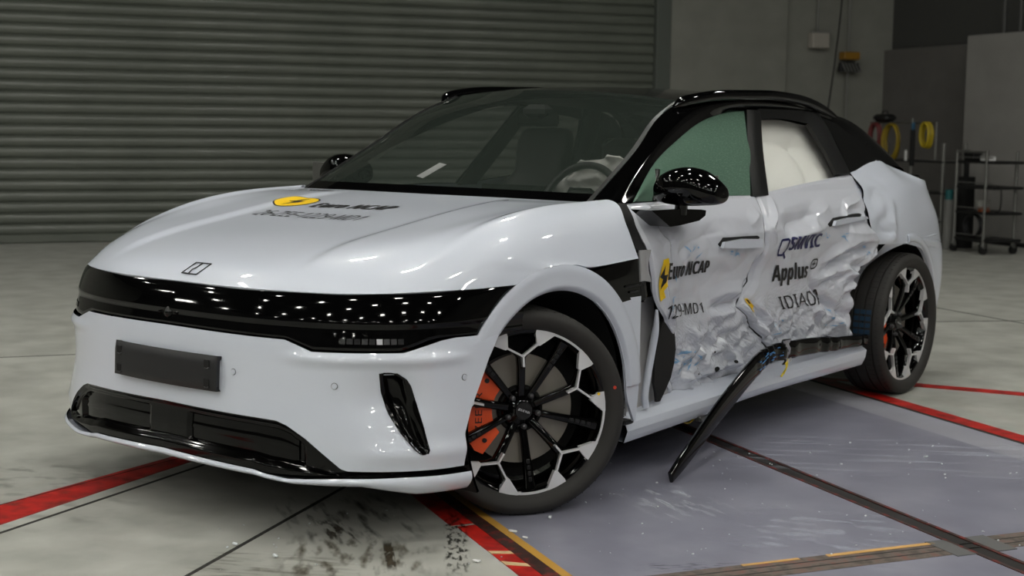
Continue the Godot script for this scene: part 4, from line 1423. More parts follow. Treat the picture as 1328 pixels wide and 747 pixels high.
		if sg > 0:
			# charging flap: a shallow rounded outline
			var fl := []
			for e in [[1.000, -2.915], [1.000, -3.03], [0.985, -3.045], [0.875, -3.085], [0.862, -3.075], [0.858, -2.97], [0.868, -2.955], [0.985, -2.905]]:
				fl.append(Vector3(0, e[0], e[1]))
			var path := PackedVector3Array()
			for k in 9:
				var e: Vector3 = fl[k % 8]
				path.append(Vector3(pl([Vector2(0.855, 0.914), Vector2(0.91, 0.904), Vector2(1.0, 0.868)], e.y) + 0.001, e.y, e.z))
			mi("charging_flap", tube(path, 0.0022, 0.0022, 6), M.metal, qp)
	# tail between the corners
	var tail := []
	for y in [[1.04, -3.52, 0.68], [0.98, -3.58, 0.66], [0.86, -3.64, 0.66], [0.72, -3.68, 0.66], [0.61, -3.70, 0.66], [0.5, -3.70, 0.66], [0.386, -3.69, 0.65], [0.27, -3.66, 0.63]]:
		var row := PackedVector3Array()
		for i in 13:
			var u := -1.0 + i / 6.0
			row.append(Vector3(u * y[2], y[0] + (0.02 * (1.0 - u * u) if y[0] > 1.0 else 0.0), y[1] - 0.06 * (1.0 - u * u)))
		tail.append(row)
	mi("tailgate", grid(tail, C, 0.01), M.paint, car)
	mi("spoiler", box_mesh(Vector3(1.4, 0.02, 0.16), 0.008), M.gloss, car).position = Vector3(0, 1.062, -3.50)
	mi("rear_floor", box_mesh(Vector3(1.2, 0.12, 1.1), 0.03), M.dark, car).position = Vector3(0, 0.27, -3.0)
	mi("rear_core", box_mesh(Vector3(1.08, 0.5, 1.3), 0.05), M.dark, car).position = Vector3(0, 0.55, -2.95)  # added dark box inside the tail, blocks light and see-through


# ---------------------------------------------------------------- car: cabin
func car_inside() -> void:
	var C := Vector3(0, 0.9, -1.6)
	mi("cabin_floor", box_mesh(Vector3(1.5, 0.1, 2.0), 0.03), M.dark, car).position = Vector3(0, 0.26, -1.5)
	mi("firewall", box_mesh(Vector3(1.5, 0.55, 0.08), 0.03), M.dark, car).position = Vector3(0, 0.66, -0.52)
	var lining := []
	for x in [0.77, 0.79, 0.74]:
		var y: float = 0.28 if x == 0.77 else (0.7 if x == 0.79 else 0.99)
		lining.append(PackedVector3Array([Vector3(-x, y, -0.6), Vector3(-x, y, -1.5), Vector3(-x, y, -2.5)]))
	mi("door_lining", grid(lining, Vector3(-2, 0.6, -1.5), 0.02), M.black, car)
	mi("door_lining", grid([PackedVector3Array([Vector3(0.70, 0.28, -0.85), Vector3(0.68, 0.28, -1.5), Vector3(0.70, 0.28, -2.4)]), PackedVector3Array([Vector3(0.76, 0.95, -0.8), Vector3(0.76, 0.95, -1.5), Vector3(0.72, 0.95, -2.4)])], Vector3(2, 0.6, -1.5), 0.02), M.black, car)
	# dashboard: a rounded shelf below the screen
	var dash := loft([[Vector3(-0.72, 0.99, -0.50), Vector3(0, 1.005, -0.44), Vector3(0.72, 0.99, -0.50)], [Vector3(-0.72, 1.0, -0.72), Vector3(0, 1.02, -0.70), Vector3(0.72, 1.0, -0.72)], [Vector3(-0.72, 0.97, -0.86), Vector3(0, 0.99, -0.88), Vector3(0.72, 0.97, -0.86)], [Vector3(-0.72, 0.72, -0.90), Vector3(0, 0.72, -0.92), Vector3(0.72, 0.72, -0.90)]], 24, 18)
	mi("dashboard", grid(dash, Vector3(0, 0.7, -0.6), 0.02), M.black, car)
	mi("centre_screen", box_mesh(Vector3(0.36, 0.2, 0.02), 0.008), M.gloss, car).transform = Transform3D(Basis.from_euler(Vector3(-0.15, 0, 0)), Vector3(0.0, 0.96, -0.93))
	# seats
	for x in [0.37, -0.37]:
		var s := Node3D.new()
		s.name = "front_seat"
		s.position = Vector3(x, 0.3, -1.3)
		car.add_child(s, true)
		var back := []
		for k in [[0.15, 0.22, 0.06, 0.0], [0.18, 0.255, 0.085, -0.02], [0.40, 0.26, 0.09, -0.10], [0.62, 0.25, 0.085, -0.18], [0.74, 0.20, 0.07, -0.225], [0.80, 0.145, 0.062, -0.24], [0.92, 0.150, 0.062, -0.265], [0.985, 0.13, 0.05, -0.28], [1.0, 0.09, 0.02, -0.285]]:
			back.append(superring(Vector3(0, k[0], k[3] - 0.08), Vector3(k[1], 0, 0), Vector3(0, 0, k[2]), 28))
		mi("seat_back", capped(back), M.black, s)
		var cush := []
		for k in [[0.30, 0.20, 0.05], [0.28, 0.25, 0.08], [0.0, 0.255, 0.085], [-0.2, 0.25, 0.085], [-0.24, 0.2, 0.05]]:
			cush.append(superring(Vector3(0, 0.16, k[0]), Vector3(k[1], 0, 0), Vector3(0, k[2], 0), 24))
		mi("seat_cushion", capped(cush), M.black, s)
	var bench := []
	for k in [[0.2, 0.60, 0.07, -2.05], [0.24, 0.64, 0.1, -2.06], [0.6, 0.64, 0.09, -2.20], [0.78, 0.60, 0.07, -2.27], [0.80, 0.5, 0.03, -2.28]]:
		bench.append(superring(Vector3(0, 0.3 + k[0], k[3]), Vector3(k[1], 0, 0), Vector3(0, 0, k[2]), 28))
	mi("rear_seat", capped(bench), M.black, car)
	for x in [-0.36, 0.36]:
		mi("rear_headrest", poly_mesh(box_polys(Vector3(0.26, 0.16, 0.1), 0.04)), M.black, car).position = Vector3(x, 1.17, -2.30)
	# steering wheel
	var sw := Node3D.new()
	sw.name = "steering_wheel"
	sw.transform = Transform3D(Basis.from_euler(Vector3(-0.42, 0, 0)), Vector3(0.395, 0.995, -0.86))
	car.add_child(sw)
	var ring := PackedVector3Array()
	for i in 49:
		var t := TAU * i / 48.0
		ring.append(Vector3(0.178 * cos(t), 0.172 * sin(t), 0))
	mi("rim", tube(ring, 0.015, 0.015, 10), M.satin, sw)
	mi("hub", poly_mesh(box_polys(Vector3(0.15, 0.13, 0.05), 0.03)), M.satin, sw)
	for t in [0.15, PI - 0.15, -PI / 2]:
		mi("spoke", tube(PackedVector3Array([Vector3(0.05 * cos(t), 0.05 * sin(t), 0), Vector3(0.17 * cos(t), 0.165 * sin(t), 0)]), 0.018, 0.01), M.satin, sw)
	# burst driver airbag draped behind the wheel
	var nz := FastNoiseLite.new()
	nz.seed = 4
	nz.frequency = 7.0
	nz.fractal_octaves = 3
	var drape := []
	for j in 17:
		var row := PackedVector3Array()
		for i in 41:
			var u := i / 40.0
			var x := lerpf(0.185, 0.56, u)
			var topy := pl([Vector2(0, 1.065), Vector2(0.1, 1.085), Vector2(0.25, 1.125), Vector2(0.38, 1.165), Vector2(0.6, 1.175), Vector2(0.8, 1.19), Vector2(0.9, 1.185), Vector2(1, 1.15)], u)
			var y := lerpf(0.99, topy, j / 16.0)
			row.append(Vector3(x, y, -0.93 + 0.07 * nz.get_noise_2d(x * 0.8, y * 1.3) - 0.04 * pow(j / 16.0, 2.0)))
		drape.append(row)
	mi("driver_airbag", grid(drape, Vector3(0.4, 1.0, -1.3), 0.01), M.airbag, car).set_meta("label", "burst white driver airbag behind the steering wheel")
	# rear-view mirror and sensor pod
	mi("interior_mirror", poly_mesh(box_polys(Vector3(0.22, 0.06, 0.03), 0.012)), M.gloss, car).position = Vector3(0, 1.335, -1.10)
	mi("sensor_pod", poly_mesh(box_polys(Vector3(0.12, 0.06, 0.10), 0.02)), M.black, car).position = Vector3(0, 1.37, -1.10)
	mi("headlining", grid(lean(loft([[Vector3(-0.55, 1.385, -1.32), Vector3(-0.57, 1.40, -1.8), Vector3(-0.55, 1.36, -2.5)], [Vector3(0, 1.42, -1.30), Vector3(0, 1.44, -1.8), Vector3(0, 1.39, -2.5)], [Vector3(0.55, 1.385, -1.32), Vector3(0.57, 1.40, -1.8), Vector3(0.55, 1.36, -2.5)]], 12, 12)), Vector3(0, 3, -1.8), 0.01), M.black, car)
	# white note behind the screen
	mi("paper_note", grid([PackedVector3Array([Vector3(-0.2157, 1.097, -0.56), Vector3(-0.1415, 1.153, -0.62)]), PackedVector3Array([Vector3(-0.163, 1.0904, -0.54), Vector3(-0.095, 1.1474, -0.61)])], Vector3(0, 0.5, -1.5), 0.001), M.white, car).set_meta("label", "white slip of paper behind the windscreen")
	# added dark panel: keeps the bright shattered window from showing through the windscreen
	var inner := []
	for j in 9:
		var row := PackedVector3Array()
		for i in 25:
			var t := crv(WINDOW_TOP, i / 24.0 * 5.0)
			var b := Vector3(0.80, 0.98, lerpf(-0.62, -1.60, i / 24.0))
			row.append(b.lerp(t, j / 8.0) + Vector3(-0.085, 0.01, 0.02))
		inner.append(row)
	mi("pillar_lining", grid(inner, Vector3(2, 1, -1), 0.01), M.black, car)
	# curtain airbag hanging behind the left side windows
	var bag := []
	for j in 41:
		var y := lerpf(0.98, 1.395, j / 40.0)
		var row := PackedVector3Array()
		for i in 101:
			var z := lerpf(-1.62, -2.50, i / 100.0)
			# upper roll and rounded chambers below it, joined softly
			var b := exp(60.0 * 0.055 * sqrt(maxf(0.0, 1.0 - pow((y - 1.325) / 0.10, 2.0))))
			for c in [[-1.94, 1.105, 0.29, 0.135], [-2.40, 1.12, 0.20, 0.17], [-1.5, 1.1, 0.14, 0.12]]:
				var q: float = pow(absf((z - c[0]) / c[2]), 2.8) + pow(absf((y - c[1]) / c[3]), 2.8)
				b += exp(60.0 * (0.075 if c[0] > -2.2 else 0.05) * pow(maxf(0.0, 1.0 - q), 0.5))
			b = log(b) / 60.0 - 0.02
			b += 0.004 * nz.get_noise_2d(z * 0.5, y * 0.8)
			row.append(Vector3(0.86 - 0.533 * (y - 0.95) - 0.105 + b, y, z))
		bag.append(row)
	mi("curtain_airbag", grid(bag, Vector3(0, 1.1, -1.6), 0.02), M.airbag, car).set_meta("label", "inflated white curtain airbag filling the side windows")


func superring(c: Vector3, ax: Vector3, ay: Vector3, n: int, p := 0.6) -> PackedVector3Array:
	var r := PackedVector3Array()
	for i in n + 1:
		var t := TAU * i / n
		r.append(c + ax * (signf(cos(t)) * pow(absf(cos(t)), p)) + ay * (signf(sin(t)) * pow(absf(sin(t)), p)))
	return r


func capped(rings: Array) -> ArrayMesh:
	var all := []
	var c := Vector3.ZERO
	for e in [0, rings.size() - 1]:
		var m := Vector3.ZERO
		for k in rings[e].size() - 1:
			m += rings[e][k]
		m /= rings[e].size() - 1
		c += m * 0.5
		var row := PackedVector3Array()
		for k in rings[e].size():
			row.append(m.lerp(rings[e][k], 0.02))
		if e == 0:
			all.append(row)
			for q in rings:
				all.append(q)
		else:
			all.append(row)
	var rows := []
	var nv := (all.size() - 1) * 4
	for j in nv + 1:
		var row := PackedVector3Array()
		for i in all[0].size():
			var P := []
			for q in all:
				P.append(q[i])
			row.append(crv(P, j / 4.0))
		rows.append(row)
	return grid(rows, c)


# ---------------------------------------------------------------- car: door mirrors
func car_mirrors() -> void:
	for sg in [1.0, -1.0]:
		var rings := []
		# sections from the door outwards: x, centre y, half height, centre z, half depth
		for k in [[0.865, 1.075, 0.030, -0.725, 0.045], [0.885, 1.080, 0.052, -0.725, 0.062], [0.93, 1.088, 0.066, -0.722, 0.075], [0.99, 1.092, 0.072, -0.722, 0.080], [1.045, 1.088, 0.066, -0.727, 0.078], [1.09, 1.075, 0.050, -0.735, 0.070], [1.118, 1.066, 0.033, -0.742, 0.055], [1.128, 1.064, 0.015, -0.745, 0.035]]:
			rings.append(superring(Vector3(sg * (k[0] if sg > 0 else k[0] - 0.14), k[1] + (0.0 if sg > 0 else 0.012), k[3] - (0.0 if sg > 0 else 0.06)), Vector3(0, k[2], 0), Vector3(0, 0, k[4]), 32, 0.8))
		var m := mi("door_mirror", capped(rings), M.gloss, car)
		m.set_meta("label", "glossy black door mirror" if sg > 0 else "glossy black far-side door mirror")
		mi("mirror_glass", box_mesh(Vector3(0.17, 0.09, 0.006), 0.002), M.steel, m).position = Vector3(sg * 0.99, 1.088, -0.797)
		mi("mirror_stalk", tube(PackedVector3Array([Vector3(sg * 0.955, 1.045, -0.74), Vector3(sg * 0.95, 0.985, -0.74)]), 0.022, 0.03), M.gloss, m)
		# wedge-shaped foot on the door
		var foot := PackedVector2Array([Vector2(0.515, 1.010), Vector2(0.70, 1.008), Vector2(0.86, 1.000), Vector2(0.900, 0.995), Vector2(0.895, 0.975), Vector2(0.85, 0.958), Vector2(0.72, 0.947), Vector2(0.645, 0.944)])
		var f := mi("mirror_foot", plate(foot, -0.07, 0.02), M.gloss, m)
		f.transform = Transform3D(Basis(Vector3(0, 0, -1), Vector3.UP, Vector3(1, 0, 0)), Vector3(0.945 if sg > 0 else -0.90, 0, 0))


# ---------------------------------------------------------------- car: sill and the torn-off trim
func car_sill() -> void:
	for sg in [1.0, -1.0]:
		var top := [Vector3(0.79, 0.262, -0.48), Vector3(0.79, 0.268, -1.0), Vector3(0.79, 0.275, -1.6), Vector3(0.79, 0.30, -2.5)]
		var shoulder := [Vector3(0.86, 0.243, -0.48), Vector3(0.862, 0.250, -1.0), Vector3(0.862, 0.262, -1.6), Vector3(0.875, 0.285, -2.52)]
		var ridge := [Vector3(0.898, 0.222, -0.475), Vector3(0.902, 0.233, -1.0), Vector3(0.902, 0.25, -1.6), Vector3(0.905, 0.262, -2.53)]
		var face := [Vector3(0.905, 0.195, -0.48), Vector3(0.905, 0.205, -1.0), Vector3(0.905, 0.222, -1.6), Vector3(0.905, 0.228, -2.52)]
		var foot := [Vector3(0.895, 0.150, -0.47), Vector3(0.895, 0.168, -1.05), Vector3(0.895, 0.188, -1.5), Vector3(0.895, 0.191, -2.50)]
		var under := [Vector3(0.70, 0.15, -0.47), Vector3(0.70, 0.165, -1.05), Vector3(0.70, 0.185, -1.6), Vector3(0.70, 0.19, -2.48)]
		var rows := []
		for pair in [[top, shoulder], [shoulder, ridge], [ridge, face], [face, foot], [foot, under]]:
			for v in [0.04, 0.5, 0.96]:
				var q := PackedVector3Array()
				for i in 41:
					q.append(crv(pair[0], i / 40.0 * 3.0).lerp(crv(pair[1], i / 40.0 * 3.0), v))
				rows.append(q)
		if sg < 0:
			rows = flipx(rows)
		var s := mi("sill", grid(rows, Vector3(sg * 0.8, 0.21, -1.5), 0.006), M.paint, car)
		if sg > 0:
			mi("sill_end", box_mesh(Vector3(0.05, 0.016, 0.06), 0.005), M.satin, s).position = Vector3(0.905, 0.236, -0.455)
			mi("jacking_pad", box_mesh(Vector3(0.03, 0.02, 0.05), 0.004), M.steel, s).position = Vector3(0.899, 0.162, -1.01)
	mi("underbody", box_mesh(Vector3(1.42, 0.06, 2.2), 0.02), M.dark, car).position = Vector3(0, 0.19, -1.48)
	# black sill trim, torn off at the front and bent down to the floor
	var path := spl([Vector3(0.905, 0.312, -2.52), Vector3(0.912, 0.33, -2.2), Vector3(0.918, 0.348, -1.98), Vector3(0.925, 0.362, -1.66), Vector3(0.93, 0.362, -1.50), Vector3(0.94, 0.338, -1.40), Vector3(0.957, 0.286, -1.24), Vector3(0.985, 0.190, -0.985), Vector3(1.012, 0.096, -0.76), Vector3(1.030, 0.022, -0.585)], 90)
	var rows := []
	for i in path.size():
		var d: Vector3 = (path[mini(i + 1, 90)] - path[maxi(i - 1, 0)]).normalized()
		var out := Vector3(1, 0, 0)
		var side := d.cross(out).normalized()
		out = side.cross(d)
		var t := i / 90.0
		var w := 0.030 * pl([Vector2(0, 0.85), Vector2(0.08, 1.0), Vector2(0.3, 1.3), Vector2(0.48, 1.2), Vector2(0.56, 1.5), Vector2(0.75, 1.4), Vector2(0.95, 1.0), Vector2(1, 0.7)], t)
		var dent := 0.010 * (wrinkle.get_noise_1d(t * 4.0)) * ss(0.62, 0.5, t)
		var row := PackedVector3Array()
		for k in [[-1.0, -0.5], [-1.0, 0.2], [-0.75, 0.6], [0.0, 0.85 + dent * 30.0], [0.75, 0.6], [1.0, 0.2], [1.0, -0.5], [0, -0.5], [-1.0, -0.5]]:
			row.append(path[i] + side * w * k[0] + out * 0.014 * k[1] + out * dent)
		rows.append(row)
	var bar := mi("torn_sill_trim", grid(rows, Vector3(0, 0.3, -1.5)), M.gloss, car)
	bar.set_meta("label", "long glossy black sill trim torn off and bent down to the floor")
	for e in [0, 90]:
		var cap := []
		cap.append(rows[e])
		var c := PackedVector3Array()
		for k in rows[e].size():
			c.append(path[e])
		cap.append(c)
		mi("trim_end", grid(cap, path[45], 0.0), M.satin, bar)
	# blue scuffs on the bent part of the trim
	for i in 16:
		var t := rng.randf_range(0.36, 0.58)
		var k := int(t * 90)
		var p: Vector3 = path[k] + Vector3(0.016, rng.randf_range(-0.024, 0.024), 0)
		var d: Vector3 = (path[k + 1] - path[k]).normalized() * rng.randf_range(0.006, 0.02)
		mi("blue_scuff", tube(PackedVector3Array([p - d, p + d]), 0.0016, 0.0022, 5), M.blue, bar)
	# crushed bracket over the trim, and yellow leads
	var br := []
	for j in 13:
		var v := j / 12.0
		var row := PackedVector3Array()
		for i in 9:
			var u := i / 8.0
			row.append(Vector3(0.945 - 0.02 * v + 0.012 * wrinkle.get_noise_2d(u * 0.5, v * 0.6), lerpf(0.412, 0.30, v), lerpf(-1.60, -1.65, u) - 0.05 * sin(v * 2.2)))
		br.append(row)
	mi("crushed_bracket", grid(br, Vector3(0, 0.3, -1.6), 0.006), M.metal, bar)
	var lead := mat(Color(0.85, 0.75, 0.12), 0.5)
	mi("yellow_lead", tube(spl([Vector3(0.925, 0.325, -1.677), Vector3(0.935, 0.30, -1.66), Vector3(0.932, 0.278, -1.652), Vector3(0.925, 0.252, -1.63)], 12), 0.004), lead, car)
	mi("yellow_lead", tube(spl([Vector3(0.925, 0.32, -1.66), Vector3(0.94, 0.29, -1.645), Vector3(0.93, 0.262, -1.642)], 12), 0.003), lead, car)
	var loop := PackedVector3Array()
	for i in 33:
		var t := TAU * i / 32.0 * 0.92 + 0.6
		loop.append(Vector3(0.86, 0.165 + 0.022 * sin(t), -0.985 - 0.045 * cos(t)))
	mi("yellow_lead", tube(loop, 0.0035), lead, car)
	mi("yellow_lead", tube(spl([Vector3(0.85, 0.145, -0.86), Vector3(0.86, 0.16, -0.88), Vector3(0.86, 0.185, -0.91)], 10), 0.0035), lead, car)


# ---------------------------------------------------------------- wheels
func build_wheel(called: String, steer: Transform3D, turn: float, right: bool) -> MeshInstance3D:
	var prof := []
	# tyre: bead, bulged wall, shoulder, tread with grooves
	for q in [[0.088, 0.280], [0.100, 0.284], [0.113, 0.300], [0.1205, 0.318], [0.1195, 0.330], [0.113, 0.340], [0.104, 0.3475], [0.094, 0.3508], [0.078, 0.3525], [0.077, 0.345], [0.070, 0.345], [0.069, 0.3532], [0.034, 0.354], [0.033, 0.346], [0.024, 0.346], [0.023, 0.354]]:
		prof.append(Vector2(q[0], q[1]))
	var full := []
	for k in prof.size():
		full.append(Vector2(-prof[k].x, prof[k].y))
	for k in range(prof.size() - 1, -1, -1):
		full.append(prof[k])
	var tyre := mi(called, lathe(full, 96), M.rubber, car)
	tyre.transform = steer
	# tread blocks: lateral sipes as thin dark bars sunk into the shoulders
	var st := SurfaceTool.new()
	st.begin(Mesh.PRIMITIVE_TRIANGLES)
	for i in 72:
		var t := TAU * i / 72.0
		for xx in [-0.055, 0.0515, 0.094]:
			var b := Basis(Vector3(1, 0, 0), t)
			add_polys(st, box_polys(Vector3(0.030 if absf(xx) < 0.09 else 0.020, 0.0020, 0.0022), 0.0004, Transform3D(b, b * Vector3(xx, 0.3531 if absf(xx) < 0.09 else 0.3502, 0))))
	var sipes := mi("tread_grooves", st.commit(), M.dark, tyre)
	sipes.set_meta("kind", "stuff")
	# rim barrel and lip
	mi("rim", lathe([Vector2(-0.095, 0.283), Vector2(-0.08, 0.262), Vector2(0.03, 0.250), Vector2(0.07, 0.262), Vector2(0.084, 0.268), Vector2(0.0905, 0.272), Vector2(0.0935, 0.281), Vector2(0.092, 0.285), Vector2(0.085, 0.284)], 96, false, true), M.gloss, tyre)
	for k in 10:
		var t := turn + TAU * k / 10.0
		var main := k % 2 == 0
		var rows := []
		var R := [[0.030, 0.034, 0.016], [0.055, 0.046, 0.014], [0.10, 0.060, 0.0135], [0.15, 0.072, 0.014], [0.195, 0.078, 0.016]] if main else [[0.030, 0.030, 0.014], [0.055, 0.040, 0.012], [0.10, 0.050, 0.012], [0.17, 0.062, 0.014], [0.23, 0.072, 0.017], [0.268, 0.078, 0.022]]
		for q in R:
			var row := PackedVector3Array()
			for c in [[-1.0, -1.0], [-1.0, 0.5], [-0.6, 1.0], [0.6, 1.0], [1.0, 0.5], [1.0, -1.0], [-1.0, -1.0]]:
				var a: float = q[2] * c[0]
				row.append(polar(q[0], t, a, q[1] + 0.011 * (c[1] - 1.0)))
			rows.append(row)
		var sp := mi("spoke", grid(rows, polar(0.12, t, 0, 0.02)), M.gloss, tyre)
		if main:
			# the fork carrying the bright edge
			for sd in [-1.0, 1.0]:
				var fr := []
				for q in [[0.185, 0.0, 0.078, 0.013], [0.21, 6.0, 0.081, 0.012], [0.24, 13.5, 0.083, 0.013], [0.270, 18.5, 0.084, 0.030]]:
					var row := PackedVector3Array()
					for c in [[-1.0, -1.0], [-1.0, 1.0], [1.0, 1.0], [1.0, -1.0], [-1.0, -1.0]]:
						row.append(polar(q[0], t + deg_to_rad(sd * q[1]), q[3] * c[0], q[2] + 0.012 * (c[1] - 1.0)))
					fr.append(row)
				mi("fork", grid(fr, polar(0.22, t + deg_to_rad(sd * 10), 0, 0.04)), M.gloss, sp)
			# machined faces: Y-shaped line, two rim facets, and an arc to the next facet
			var pieces := []
			for sd in [-1.0, 1.0]:
				var g := func(r: float, a: float) -> Vector2:
					var u: float = t + deg_to_rad(sd * a)
					return Vector2(r * cos(u), r * sin(u))
				var j: Vector2 = g.call(0.193, 0.0)
				var k2: Vector2 = g.call(0.237, 14.2)
				var n := (k2 - j).normalized().orthogonal() * 0.0034
				pieces.append([j + n, k2 + n, k2 - n, j - n])
				pieces.append([g.call(0.229, 15.2), g.call(0.232, 12.8), g.call(0.272, 10.6), g.call(0.2825, 10.8), g.call(0.2825, 18.0), g.call(0.2825, 24.5), g.call(0.2745, 25.0)])
				var arc := []
				for i in 7:
					arc.append(g.call(0.2815, lerpf(23.5, 36.2, i / 6.0)))
				for i in 7:
					arc.append(g.call(0.2735, lerpf(36.2, 23.5, i / 6.0)))
				pieces.append(arc)
			var i0 := Vector2(cos(t), sin(t))
			var io := i0.orthogonal() * 0.0034
			pieces.append([i0 * 0.157 + io, i0 * 0.195 + io, i0 * 0.195 - io, i0 * 0.157 - io])
			var sm := SurfaceTool.new()
			sm.begin(Mesh.PRIMITIVE_TRIANGLES)
			for p in pieces:
				var poly := PackedVector2Array(p)
				add_polys(sm, plate_polys(poly, 0.076, 0.0955))
			var o := mi("machined_face", sm.commit(), M.silver, sp)
			o.transform = Transform3D(Basis(Vector3(0, 0, -1), Vector3.UP, Vector3(1, 0, 0)), Vector3.ZERO)
		else:
			for q in [0.175, 0.195, 0.215, 0.235]:
				var b := mi("spoke_block", box_mesh(Vector3(0.005, 0.012, 0.016), 0.0015), M.satin, sp)
				b.transform = Transform3D(Basis(Vector3(1, 0, 0), t), polar(q, t, 0.0, pl([Vector2(0.17, 0.062), Vector2(0.23, 0.072), Vector2(0.268, 0.078)], q) + 0.001))
		var pin := mi("wheel_nut", lathe([Vector2(0.058, 0.0), Vector2(0.057, 0.006), Vector2(0.052, 0.0095), Vector2(0.02, 0.0105)], 14), M.nut, tyre) if main else null
		if pin:
			pin.position = polar(0.056, t + deg_to_rad(36.0), 0, 0)
	mi("hub", lathe([Vector2(0.056, 0.0), Vector2(0.055, 0.028), Vector2(0.046, 0.036), Vector2(0.040, 0.062), Vector2(0.02, 0.075), Vector2(-0.02, 0.078)], 40), M.gloss, tyre)
	var cap := mi("centre_cap", lathe([Vector2(0.061, 0.0), Vector2(0.060, 0.029), Vector2(0.054, 0.031)], 36), M.satin, tyre)
	flat_text("ZEEKR", 0.044, 0.007, M.silver, cap, Transform3D(Basis(Vector3(0, 0, -1), Vector3.UP, Vector3(1, 0, 0)).rotated(Vector3(1, 0, 0), -0.35), Vector3(0.0615, 0, 0)))
	mi("brake_disc", lathe([Vector2(0.012, 0.075), Vector2(0.012, 0.188), Vector2(-0.02, 0.188), Vector2(-0.02, 0.075)], 72, true), M.disc, tyre)
	mi("disc_bell", lathe([Vector2(0.026, 0.03), Vector2(0.026, 0.078), Vector2(0.0, 0.088)], 48), M.dark, tyre)
	mi("backing_plate", lathe([Vector2(-0.05, 0.03), Vector2(-0.05, 0.25)], 48), M.dark, tyre)
	# caliper at the front of the disc
	var cal := PackedVector2Array()
	for i in 13:
		var t := deg_to_rad(lerpf(130.0, 226.0, i / 12.0))
		cal.append(Vector2(cos(t), sin(t)) * (0.212 if i > 0 and i < 12 else 0.20))
	for i in 13:
		var t := deg_to_rad(lerpf(222.0, 134.0, i / 12.0))
		cal.append(Vector2(cos(t), sin(t)) * 0.108)
	var flipb := Basis(Vector3(0, 0, -1), Vector3.UP, Vector3(1, 0, 0))
	var ca := mi("brake_caliper", plate(cal, -0.03, 0.040), M.orange, tyre)
	ca.transform = Transform3D(flipb, Vector3.ZERO)
	ca.set_meta("label", "orange brake caliper")
	for sd in [-1.0, 1.0]:
		mi("caliper_bolt", lathe([Vector2(0.046, 0.0), Vector2(0.045, 0.008), Vector2(0.03, 0.009)], 12), M.satin, tyre).position = polar(0.165, deg_to_rad(178.0 + sd * 38.0), 0, 0)
	if not right:
		flat_text("ZEEKR", 0.135, 0.024, M.ink, ca, Transform3D(Basis(Vector3(0, 1, 0), Vector3(-1, 0, 0), Vector3(0, 0, 1)), Vector3(-0.155, 0.0, 0.0412)))
	return tyre


func polar(r: float, t: float, side: float, x: float) -> Vector3:
	# wheel axes: x outwards, y up, angle t counted from the rear (-z) upwards
	return Vector3(x, r * sin(t) + side * cos(t), -r * cos(t) + side * sin(t))


func flat_text(text: String, w: float, h: float, m: Material, parent: Node, t: Transform3D) -> MeshInstance3D:
	var tm := TextMesh.new()
	tm.text = text
	var f := SystemFont.new()
	f.font_names = PackedStringArray(["Droid Sans"])
	tm.font = f
	tm.font_size = 48
	tm.pixel_size = 0.01
	tm.depth = 0.02
	var bb := tm.get_aabb()
	var o := mi("lettering", tm, m, parent)
	var s := Vector3(w / bb.size.x, h / bb.size.y, 0.02)
	var c := bb.get_center()
	o.transform = t * Transform3D(Basis.from_scale(s), Vector3(-c.x * s.x, -c.y * s.y, 0))
	return o


func wheels() -> void:
	var steer := Basis(Vector3.UP, deg_to_rad(-33.0))
	var a := build_wheel("front_wheel", Transform3D(steer, Vector3(0.808, 0.3505, 0.05)), deg_to_rad(95.0), false)
	a.set_meta("label", "black and silver wheel turned in at the front")
	var b := build_wheel("rear_wheel", Transform3D(Basis.IDENTITY, Vector3(0.833, 0.3505, -2.925)), deg_to_rad(83.0), false)
	var c := a.duplicate()
	c.name = "far_front_wheel"
	car.add_child(c, true)
	(c as Node3D).transform = Transform3D(Basis(Vector3.UP, PI - deg_to_rad(33.0)), Vector3(-0.808, 0.3505, -0.05))
	c.remove_meta("label")
	var d := b.duplicate()
	d.name = "far_rear_wheel"
	car.add_child(d, true)
	(d as Node3D).transform = Transform3D(Basis(Vector3.UP, PI), Vector3(-0.833, 0.3505, -2.925))
	# paint dots left on the tyre and the blue grid on the rear tread
	var dot := mi("marker_dot", lathe([Vector2(0.0, 0.0), Vector2(0.0, 0.005), Vector2(-0.003, 0.0052)], 10), M.yellow, a)
	dot.position = polar(0.262, deg_to_rad(11.5), 0, 0.0962)
	mi("marker_dot", lathe([Vector2(0.0, 0.0), Vector2(0.0, 0.006), Vector2(-0.003, 0.0062)], 10), mat(Color(0.7, 0.2, 0.12), 0.6), a).position = polar(0.315, deg_to_rad(14.0), 0, 0.1205)
	var tape := mat(Color(0.07, 0.20, 0.30), 0.6)
	for i in 4:
		for j in 3:
			var t := deg_to_rad(166.0 + i * 5.2)
			var q := mi("tread_mark", box_mesh(Vector3(0.026, 0.0015, 0.022), 0.0005), tape, b)
			q.position = polar(0.3548, t, 0, 0.052 - j * 0.03)
			q.transform.basis = Basis(Vector3(1, 0, 0), Vector3(0, sin(t), -cos(t)), Vector3(1, 0, 0).cross(Vector3(0, sin(t), -cos(t))))


# ---------------------------------------------------------------- stickers and lettering
func bonnet_at(x: float, z: float) -> Vector3:
	var g := Vector2(x / 0.3, 2.5)
	for k in 12:
		var p := bonnet(g.x, g.y)
		var pa := bonnet(g.x + 0.02, g.y)
		var pb := bonnet(g.x, g.y + 0.02)
		var a := Vector2(pa.x - p.x, pa.z - p.z) / 0.02
		var b := Vector2(pb.x - p.x, pb.z - p.z) / 0.02
		var r := Vector2(x - p.x, z - p.z)
		var det := a.cross(b)
		g += Vector2(r.cross(b) / det, a.cross(r) / det)
		g.y = clampf(g.y, 0.0, 5.0)
	return bonnet(g.x, g.y)


